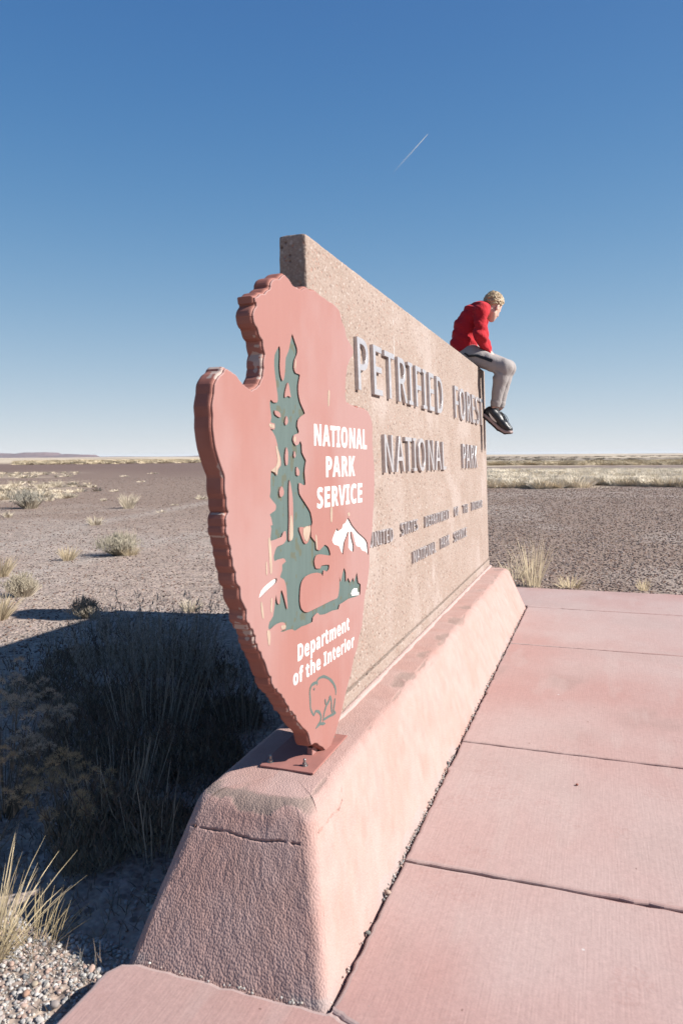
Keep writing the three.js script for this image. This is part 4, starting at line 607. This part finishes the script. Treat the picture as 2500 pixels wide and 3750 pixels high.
{ // pebbles caught in the joint along the plinth's foot
  const R = mulberry(311), D = new THREE.Object3D(), c = new THREE.Color(), n = 520, im = new THREE.InstancedMesh(stoneG(312, 0.8), stoneM, n), col = tone(pebbleT);
  for (let k = 0; k < n; k++) { const clump = R() < 0.75, u = clump ? [0.95, 1.25, 0.75, 1.6, 2.3, 3.0, 3.6, 4.6][Math.floor(R() * 8)] + (R() - 0.5) * 0.42 : R() * 5.4, s = 0.005 + 0.008 * R(), p = k < 26 ? world(-0.006 - 0.012 * R(), 0.002, -0.02 - 0.56 * R()) : world(u, -0.012 + 0.014 * R(), 0.001 + 0.013 * R()); D.position.copy(p); D.rotation.set(R() * 6, R() * 6, R() * 6); D.scale.setScalar(s); D.updateMatrix(); im.setMatrixAt(k, D.matrix); im.setColorAt(k, c.setRGB(...col(R))); }
  im.name = 'joint_pebbles'; im.castShadow = im.receiveShadow = true; struct(im, 'stuff', 'tiny pebbles caught in the joint at the foot of the plinth'); scene.add(im);
}
for (const [px, py, s, label, col] of [[1418, 3266, 0.021, 'pale tan pebble wedged in the joint at the plinth foot', [0.46, 0.34, 0.27]], [1638, 2793, 0.026, 'dark grey pebble lodged against the plinth foot', [0.13, 0.12, 0.12]], [1348, 3410, 0.017, 'dark green-grey pebble in the joint below the pale pebble', [0.2, 0.2, 0.18]], [2112, 2873, 0.014, 'small rust-red stone lying on the pavement', [0.36, 0.14, 0.10]], [1350, 3681, 0.010, 'tiny grey stone on the pavement by the plinth corner', [0.27, 0.25, 0.24]], [97, 3648, 0.022, 'brown rounded pebble on top of the gravel', [0.40, 0.24, 0.17]], [128, 3608, 0.02, 'tan flat pebble lying in the gravel', [0.46, 0.38, 0.28]], [200, 3690, 0.026, 'round grey pebble lying in the shade of the slab edge', [0.33, 0.28, 0.26]]]) {
  const onPave = px > 1000, p = onY(px, py, onPave ? 0.004 : -0.06), t = thing('pebble', label, 'pebble'); t.position.set(p.x, onPave ? (px < 1700 ? -0.004 : 0) : groundY(p.x, p.z) + 0.006, p.z);
  const g = stoneG(Math.round(px), 0.75).scale(s, s, s); g.computeBoundingBox(); g.translate(0, -g.boundingBox.min.y - 0.001, 0); obj('stone', g, mat({ color: rgb(...col) }), t);
}

// ---------------------------------------------------------------- dry plants
// blade: a narrow, bent, tapering ribbon; strokes collects many into one mesh
const plantM = mat({ vertexColors: true, roughness: 0.9 });
const V = (x, y, z) => new THREE.Vector3(x, y, z);
const vary = (R, c, k = 0.25) => { const t = 1 + k * (R() - 0.5) * 2; return c.map((v) => v * t); };
const STRAW = [0.62, 0.50, 0.33], GREYG = [0.36, 0.33, 0.27], PALE = [0.68, 0.58, 0.44], DULL = [0.27, 0.245, 0.215];
function tuft(S, R, c, rad, h, n, w, col, spread = 0.55, droop = 0.35) { for (let k = 0; k < n; k++) { const a = R() * 6.283, q = Math.sqrt(R()) * rad, l = h * (0.45 + 0.6 * R()), lean = spread * (0.15 + R()) * (0.4 + q / rad), d = V(Math.cos(a) * lean + 0.1 * (R() - 0.5), 1, Math.sin(a) * lean + 0.1 * (R() - 0.5)).normalize(); S.blade(V(c.x + Math.cos(a) * q * 0.6, c.y - 0.01, c.z + Math.sin(a) * q * 0.6), d, l, w * (0.7 + 0.6 * R()), V(Math.cos(a) * lean * 0.7, 0, Math.sin(a) * lean * 0.7), vary(R, col), 4, droop * R()); } }
function bush(S, R, c, rx, h, n, w, col) {               // woody cushion of short twigs with leafy tips
  for (let k = 0; k < n; k++) { const a = R() * 6.283, e = R() ** 0.6, d = V(Math.cos(a) * e * 1.1, 0.35 + (1 - e) * 0.9, Math.sin(a) * e * 1.1).normalize(), l = h * (0.6 + 0.5 * R()) * lerp(1, rx / h, e); const p = S.twig(V(c.x + (R() - 0.5) * rx * 0.3, c.y, c.z + (R() - 0.5) * rx * 0.3), d, l, w, V(0, 0.3 * R(), 0), vary(R, col), 2); for (let q = 0; q < 3; q++) S.blade(p.clone().addScaledVector(d, -l * 0.3 * R()), V(R() - 0.5, 0.6 * R() + 0.2, R() - 0.5).normalize(), l * 0.28, w * 1.2, V(0, 0.2, 0), vary(R, col), 1); } }
function plant(name, label, category, p, fill, group) { const t = thing(name, label, category, group); t.position.copy(p); const parts = fill(mulberry(Math.round(Math.abs(p.x * 977 + p.z * 613)) + 7)); for (const [n, S] of parts) obj(n, S.build(), plantM, t).userData.kind = 'stuff'; return t; }
const gp = (px, py, lift = 0) => { let y = -0.15; let p; for (let k = 0; k < 5; k++) { p = onY(px, py, y); y = groundY(p.x, p.z); } p.y = y + lift; return p; };
const O3 = V(0, 0, 0);
const pxm = (p) => Math.hypot(p.x, p.z) / FOCAL;         // metres per photo pixel there
function grassClump(px, py, wpx, hpx, n, label, col = STRAW, group, name = 'bunchgrass') { const p = gp(px, py), k = pxm(p); return plant(name, label, 'grass clump', p, (R) => { const S = new Strokes(); tuft(S, R, O3, wpx * k / 2, hpx * k, n, Math.max(0.0010, k * 0.9), col, 0.5 * wpx / hpx, 0.3); return [['blades', S]]; }, group); }
// sunlit clumps on the open ground behind the wall
grassClump(470, 1862, 56, 60, 130, 'small pale bunchgrass, upright, alone on the bare brown gravel slope', PALE);
{ const p = gp(98, 1862), k = pxm(p); plant('desert_shrub', 'low wide tan shrub on the slope, beyond the pale tracks', 'shrub', p, (R) => { const S = new Strokes(), B = new Strokes(); bush(S, R, O3, 48 * k, 36 * k, 260, k * 0.9, GREYG); tuft(B, R, V(14 * k, 0, 0), 34 * k, 48 * k, 150, k * 0.9, PALE, 0.5, 0.2); return [['twigs', S], ['blades', B]]; }); }
grassClump(350, 1922, 58, 36, 90, 'sparse pale grass beside the farther wheel track', PALE);
{ const p = gp(432, 2034), k = pxm(p); plant('desert_shrub', 'round grey-green shrub with tall straw stems growing from its side', 'shrub', p, (R) => { const S = new Strokes(), B = new Strokes(); bush(S, R, O3, 58 * k, 46 * k, 420, k * 0.8, [0.42, 0.375, 0.28]); tuft(B, R, V(30 * k, 0, 0), 22 * k, 108 * k, 46, k * 0.7, PALE, 0.22, 0.1); tuft(B, R, V(42 * k, 0, 0), 36 * k, 44 * k, 160, k * 0.7, STRAW, 0.6, 0.3); return [['twigs', S], ['blades', B]]; }); }
grassClump(250, 2052, 52, 56, 110, 'small straw tuft between the two pale tracks', STRAW);
{ const p = gp(78, 2183), k = pxm(p); plant('desert_shrub', 'pale tan dome shrub just beyond the wall shadow edge', 'shrub', p, (R) => { const S = new Strokes(), B = new Strokes(); bush(S, R, O3, 46 * k, 50 * k, 380, k * 0.8, [0.48, 0.41, 0.30]); tuft(B, R, V(8 * k, 0, 0), 44 * k, 62 * k, 260, k * 0.7, PALE, 0.6, 0.25); return [['twigs', S], ['blades', B]]; }); }
grassClump(4, 2112, 70, 80, 120, 'tall loose straw clump past the dome shrub', STRAW);
{ const p = gp(312, 2262), k = pxm(p); plant('desert_shrub', 'dark twiggy shrub half in the far edge of the wall shadow', 'shrub', p, (R) => { const S = new Strokes(), B = new Strokes(); bush(S, R, O3, 42 * k, 44 * k, 380, k * 0.75, [0.34, 0.29, 0.22]); tuft(B, R, V(18 * k, 0, 0), 28 * k, 44 * k, 100, k * 0.7, PALE, 0.6, 0.25); return [['twigs', S], ['blades', B]]; }); }
grassClump(700, 2238, 76, 52, 130, 'low ragged pale tuft near the arrowhead edge', PALE);
grassClump(-6, 2270, 90, 100, 200, 'tall straw clump at the end of the person shadow', STRAW);
for (const [x, y, w, h] of [[30, 1895, 30, 26], [590, 1876, 40, 12], [735, 1828, 40, 20], [380, 1835, 22, 14], [265, 1822, 40, 22], [150, 1790, 34, 26], [205, 1775, 40, 22], [60, 1780, 50, 26], [110, 1815, 60, 24], [340, 1785, 40, 16], [420, 1800, 36, 12], [180, 1835, 30, 20], [520, 1765, 40, 10], [20, 1830, 44, 30], [640, 1850, 30, 10], [455, 1745, 40, 9], [560, 1735, 50, 9], [90, 1750, 60, 20], [240, 1745, 60, 16]]) grassClump(x, y, w, h, 50, 'tiny dry tuft on the brown gravel slope', PALE, 'tiny tufts scattered on the slope');
// beyond the pavement
grassClump(1945, 2146, 96, 190, 85, 'tall straw bunchgrass with long seed stems at the pavement edge', [0.72, 0.59, 0.40], undefined);
grassClump(1880, 2120, 110, 100, 45, 'looser straw bunchgrass behind the end of the plinth', [0.70, 0.58, 0.40]);
grassClump(2085, 2152, 90, 54, 90, 'short spreading straw tuft at the pavement edge', [0.70, 0.56, 0.36]);
grassClump(2355, 2163, 40, 50, 50, 'tiny upright straw tuft growing at the pavement edge', [0.70, 0.56, 0.36]);
// in the shade of the wall
const STEM = [0.52, 0.46, 0.37];
function stems(px, py, wpx, hpx, n, label, name = 'dry_stems', leafy = 0) {
  const p = gp(px, py), k = pxm(p);
  return plant(name, label, 'dry plant', p, (R) => {
    const S = new Strokes(), L = new Strokes();
    for (let q = 0; q < n; q++) {
      const a = R() * 6.283, e = Math.sqrt(R()), d = V(Math.cos(a) * e * 0.28 + (R() - 0.5) * 0.15, 1, Math.sin(a) * e * 0.28).normalize(), l = hpx * k * (0.5 + 0.6 * R()), o = V(Math.cos(a) * e * wpx * k / 2, -0.01, Math.sin(a) * e * wpx * k / 2), bend = V((R() - 0.5) * 0.5, 0, (R() - 0.5) * 0.5), c = vary(R, leafy ? GREYG : STEM, 0.35);
      const tip = S.blade(o, d, l, 0.0014 + 0.0008 * R(), bend, c, 6, 0.15 * R());
      if (leafy) for (let t = 0; t < leafy; t++) { const f = 0.35 + 0.62 * R(), b = o.clone().lerp(tip, f); L.blade(b.add(V((R() - 0.5) * 0.01, 0, (R() - 0.5) * 0.01)), V((R() - 0.5) * 1.2, 0.7, (R() - 0.5) * 1.2).normalize(), 0.012 + 0.02 * R(), 0.0022, V(0, 0.2, 0), vary(R, [0.42, 0.41, 0.37], 0.3), 1); }
    }
    return leafy ? [['stems', S], ['leaves', L]] : [['stems', S]];
  });
}
stems(610, 2560, 260, 330, 110, 'tall feathery grey sagebrush clump in the middle of the wall shade', 'sagebrush', 34);
stems(430, 2560, 190, 280, 80, 'feathery grey sagebrush with drooping sprays deep in shade', 'sagebrush', 30);
stems(380, 2330, 110, 95, 40, 'short upright grey sagebrush below the half-shaded dark shrub', 'sagebrush', 14);
stems(500, 2330, 120, 90, 40, 'low grey sagebrush along the far shadow edge', 'sagebrush', 14);
stems(690, 2370, 150, 120, 50, 'dense grey sagebrush standing at the shadow edge beside the arrowhead', 'sagebrush', 14);
stems(590, 2350, 100, 80, 30, 'small dark sagebrush between two larger ones at the shadow edge', 'sagebrush', 12);
stems(190, 2400, 60, 90, 16, 'thin pale sagebrush at the tip of the sunlit ground wedge', 'sagebrush', 10);
stems(850, 2620, 150, 260, 34, 'leafy grey stems close behind the arrowhead foot', 'sagebrush', 22);
stems(80, 2560, 180, 240, 22, 'long arching grass stems at the shade edge beyond the fluffy shrub', 'dry_stems');
stems(560, 2760, 260, 320, 60, 'scattered long dry stems in deep shade', 'dry_stems');
stems(880, 2700, 120, 220, 18, 'few thin rusty stems leaning by the plinth back', 'dry_stems');
stems(420, 3020, 260, 300, 60, 'tangled brown stems between fluffy shrub and plinth', 'dry_stems');
stems(560, 3130, 160, 300, 18, 'sparse thin stems against the plinth side', 'dry_stems');
// low dense brush that fills the ground behind the plinth
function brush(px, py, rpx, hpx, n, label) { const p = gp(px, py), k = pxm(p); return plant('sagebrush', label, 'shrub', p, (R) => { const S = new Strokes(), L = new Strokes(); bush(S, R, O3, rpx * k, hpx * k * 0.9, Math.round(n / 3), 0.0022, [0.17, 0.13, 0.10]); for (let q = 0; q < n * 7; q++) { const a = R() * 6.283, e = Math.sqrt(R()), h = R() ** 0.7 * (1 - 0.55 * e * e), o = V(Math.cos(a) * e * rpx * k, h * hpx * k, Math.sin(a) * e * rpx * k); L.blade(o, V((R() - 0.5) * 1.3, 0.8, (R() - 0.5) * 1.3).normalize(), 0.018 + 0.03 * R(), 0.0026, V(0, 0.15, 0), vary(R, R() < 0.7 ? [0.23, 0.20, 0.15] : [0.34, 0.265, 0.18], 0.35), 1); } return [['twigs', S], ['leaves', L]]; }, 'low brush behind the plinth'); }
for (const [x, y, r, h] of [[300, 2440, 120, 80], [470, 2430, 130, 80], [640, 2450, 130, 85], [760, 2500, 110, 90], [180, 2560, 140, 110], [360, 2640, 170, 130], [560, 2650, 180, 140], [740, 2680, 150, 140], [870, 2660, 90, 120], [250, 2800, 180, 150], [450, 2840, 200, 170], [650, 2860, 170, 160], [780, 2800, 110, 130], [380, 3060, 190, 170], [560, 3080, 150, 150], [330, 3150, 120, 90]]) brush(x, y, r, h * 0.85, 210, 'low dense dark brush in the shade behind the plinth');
{ // loose low litter of leaves and stalks
  const R = mulberry(401), S = new Strokes(); for (let k = 0; k < 5200; k++) { const q = inM(-0.2, 3.6, -2.6, -0.72)(R), y = groundY(q[0], q[1]), c = vary(R, R() < 0.5 ? [0.20, 0.19, 0.17] : [0.25, 0.19, 0.15], 0.4); S.blade(V(q[0], y, q[1]), V(R() - 0.5, 0.25 + 0.8 * R(), R() - 0.5).normalize(), 0.03 + 0.09 * R() * R(), 0.0016, V((R() - 0.5), 0, (R() - 0.5)), c, 2, 0.6); }
  const o = obj('ground_litter', S.build(), plantM, scene); struct(o, 'stuff', 'low litter of dead leaves and stalks in the shade of the wall');
}
// fluffy seed-headed shrub
function fluffy(px, py, rpx, hpx, heads, label, col) {
  const p = gp(px, py), k = pxm(p);
  return plant('rabbitbrush', label, 'shrub', p, (R) => {
    const T = new Strokes(), F = new Strokes();
    for (let q = 0; q < heads; q++) {
      const a = R() * 6.283, e = Math.sqrt(R()), tip = V(Math.cos(a) * e * rpx * k, hpx * k * (0.62 + 0.45 * R()) * (1 - 0.38 * e * e), Math.sin(a) * e * rpx * k), o = V(tip.x * 0.15, -0.01, tip.z * 0.15), d = tip.clone().sub(o), l = d.length(); d.normalize();
      const end = T.twig(o, V(d.x * 1.3, d.y * 0.9, d.z * 1.3).normalize(), l, 0.0022, V(-d.x * 0.3, 0.35, -d.z * 0.3), vary(R, [0.27, 0.215, 0.16]), 5);
      const hr = (0.020 + 0.016 * R());
      for (let s = 0; s < 5; s++) { const b = end.clone().add(V((R() - 0.5) * hr * 1.6, -hr * (0.3 + R() * 0.6), (R() - 0.5) * hr * 1.6)), c = end.clone().sub(V(0, hr * 2.2, 0)); T.blade(c, b.clone().sub(c).normalize(), b.distanceTo(c), 0.001, V(0, 0.1, 0), vary(R, [0.30, 0.23, 0.16]), 2); }
      for (let s = 0; s < 120; s++) { const g1a = R() * 6.283, g2a = R() * 1.9, dd = V(Math.sin(g2a) * Math.cos(g1a), Math.cos(g2a) * 0.75 + 0.05, Math.sin(g2a) * Math.sin(g1a)), c = end.clone().add(V(dd.x * hr * (0.55 + 0.5 * R()), dd.y * hr * (0.45 + 0.5 * R()), dd.z * hr * (0.55 + 0.5 * R()))); F.blade(c, dd.clone().add(V((R() - 0.5) * 0.9, (R() - 0.5) * 0.9, (R() - 0.5) * 0.9)).normalize(), 0.007 + 0.008 * R(), 0.0009, V(0, 0.1, 0), vary(R, col, 0.25), 1); }
    }
    return [['twigs', T], ['seed_heads', F]];
  });
}
fluffy(20, 2990, 210, 400, 62, 'large dry shrub with grey-tan fluffy seed heads behind the gravel', [0.58, 0.49, 0.38]);
fluffy(235, 3080, 150, 240, 34, 'smaller shrub with golden fluffy seed heads between large shrub and plinth', [0.56, 0.42, 0.25]);
fluffy(-60, 3140, 150, 330, 30, 'golden brown seed-headed shrub nearest the gravel', [0.56, 0.42, 0.26]);
grassClump(124, 3460, 300, 165, 110, 'dry spreading grass clump growing at the gravel edge, partly sunlit', [0.50, 0.39, 0.22], undefined);
{ const p = gp(-40, 3500), k = pxm(p); plant('bunchgrass', 'bright sunlit clump of broad curling straw blades beside the gravel', 'grass clump', p, (R) => { const S = new Strokes(); tuft(S, R, O3, 0.11, 0.36, 80, 0.0018, [0.66, 0.53, 0.33], 0.55, 0.7); return [['blades', S]]; }); }
// far grass belts: nobody could count the blades
function belt(name, label, seed, n, spot, h, w, col) {
  const R = mulberry(seed), tufts = []; const S = new Strokes(); tuft(S, R, O3, 0.26, 1, 44, 0.011, [1, 1, 1], 0.22, 0.1); const g = S.build(), im = new THREE.InstancedMesh(g, mat({ vertexColors: true, roughness: 1 }), n), D = new THREE.Object3D(), c = new THREE.Color();
  for (let k = 0; k < n; k++) { const [x, z] = spot(R), s = h * (0.5 + 0.7 * R()), f = w * (0.7 + 0.6 * R()); D.position.set(x, groundY(x, z) - 0.02, z); D.rotation.y = R() * 6.3; D.scale.set(f, s, f); D.updateMatrix(); im.setMatrixAt(k, D.matrix); im.setColorAt(k, c.setRGB(...vary(R, col, 0.18))); }
  im.name = name; im.castShadow = im.receiveShadow = true; struct(im, 'stuff', label); scene.add(im);
}
const far = (a0, a1, r0, r1, keep) => (R) => { for (;;) { const a = lerp(a0, a1, R()) * Math.PI / 180, r = lerp(r0, r1, R()), x = Math.sin(a) * r, z = -Math.cos(a) * r; if (!keep || keep(x, z, r)) return [x, z]; } };
belt('far_grass', 'belt of tall dry straw-coloured grass across the ground beyond the gravel', 501, 9000, far(9, 29, 34, 66, (x, z, r) => r > 37 + 7 * (fbm(x / 7, z / 7, 7, 3) - 0.5) * 2 && fbm(x / 2.5, z / 2.5, 19, 2) > 0.42), 0.44, 1.3, [1.0, 0.88, 0.70]);
belt('far_grass', 'second thin line of dry grass before the far scrub', 503, 1800, far(9, 29, 112, 150), 0.5, 3.0, [0.60, 0.49, 0.33]);
belt('far_grass', 'patchy straw grass on the slope left of the tracks', 505, 420, far(-31, -17, 24, 80, (x, z, r) => fbm(x / 5, z / 5, 41, 3) > 0.50 + 0.045 * Math.max(0, Math.atan2(x, -z) * 57.3 + 24)), 0.22, 0.9, [0.66, 0.56, 0.42]);
belt('far_grass', 'pale grass belt on the crest behind the red-brown slope', 507, 2600, far(-24, 1, 190, 330), 0.6, 5, [0.60, 0.49, 0.33]);
belt('far_scrub', 'dark low scrub dotting the plain beyond the grass belts', 509, 420, far(8, 29, 150, 420, (x, z) => fbm(x / 30, z / 30, 9, 3) > 0.5), 0.5, 4, [0.26, 0.22, 0.16]);

// ---------------------------------------------------------------- high contrail
{
  const a = ray(1566, 491), b = ray(1432, 640), at = (r, s) => r.clone().multiplyScalar(9000 / r.y * s).add(EYEV), p = at(a, 1), q = at(b, 1), n = 60, W0 = 17;
  const dirn = q.clone().sub(p).normalize(), s1 = new THREE.Vector3().crossVectors(dirn, V(0, 1, 0)).normalize(), s2 = new THREE.Vector3().crossVectors(dirn, s1);
  const alpha = greyTex(256, 16, (u) => { const t = 1 - u; return 0.42 * (t ** 1.25) * (0.85 + 0.3 * vn(u * 40, 1, 5)) * step(0, 0.02, u); });
  const g = grid(n, 10, (i, j) => { const t = i / n, c = p.clone().lerp(q, t), w = W0 * (0.35 + 1.1 * Math.sqrt(t)), an = j / 10 * Math.PI * 2; c.addScaledVector(s1, Math.cos(an) * w).addScaledVector(s2, Math.sin(an) * w); return { p: c.toArray(), uv: [t * 0.98 + 0.01, 0.5] }; });
  const t = thing('contrail_cloud', 'short thin white aircraft contrail fading out in the blue sky', 'contrail');
  t.position.copy(p); obj('vapour_trail', g.translate(-p.x, -p.y, -p.z), new THREE.MeshStandardMaterial({ color: rgb(0.85, 0.85, 0.85), roughness: 1, transparent: true, alphaMap: alpha, side: THREE.DoubleSide }), t);
}

scene.fog = new THREE.FogExp2(new THREE.Color(0.78, 0.84, 0.92), 0.00003);
scene.traverse((o) => { if (o.isMesh) o.castShadow = o.receiveShadow = true; });
renderer.render(scene, camera);
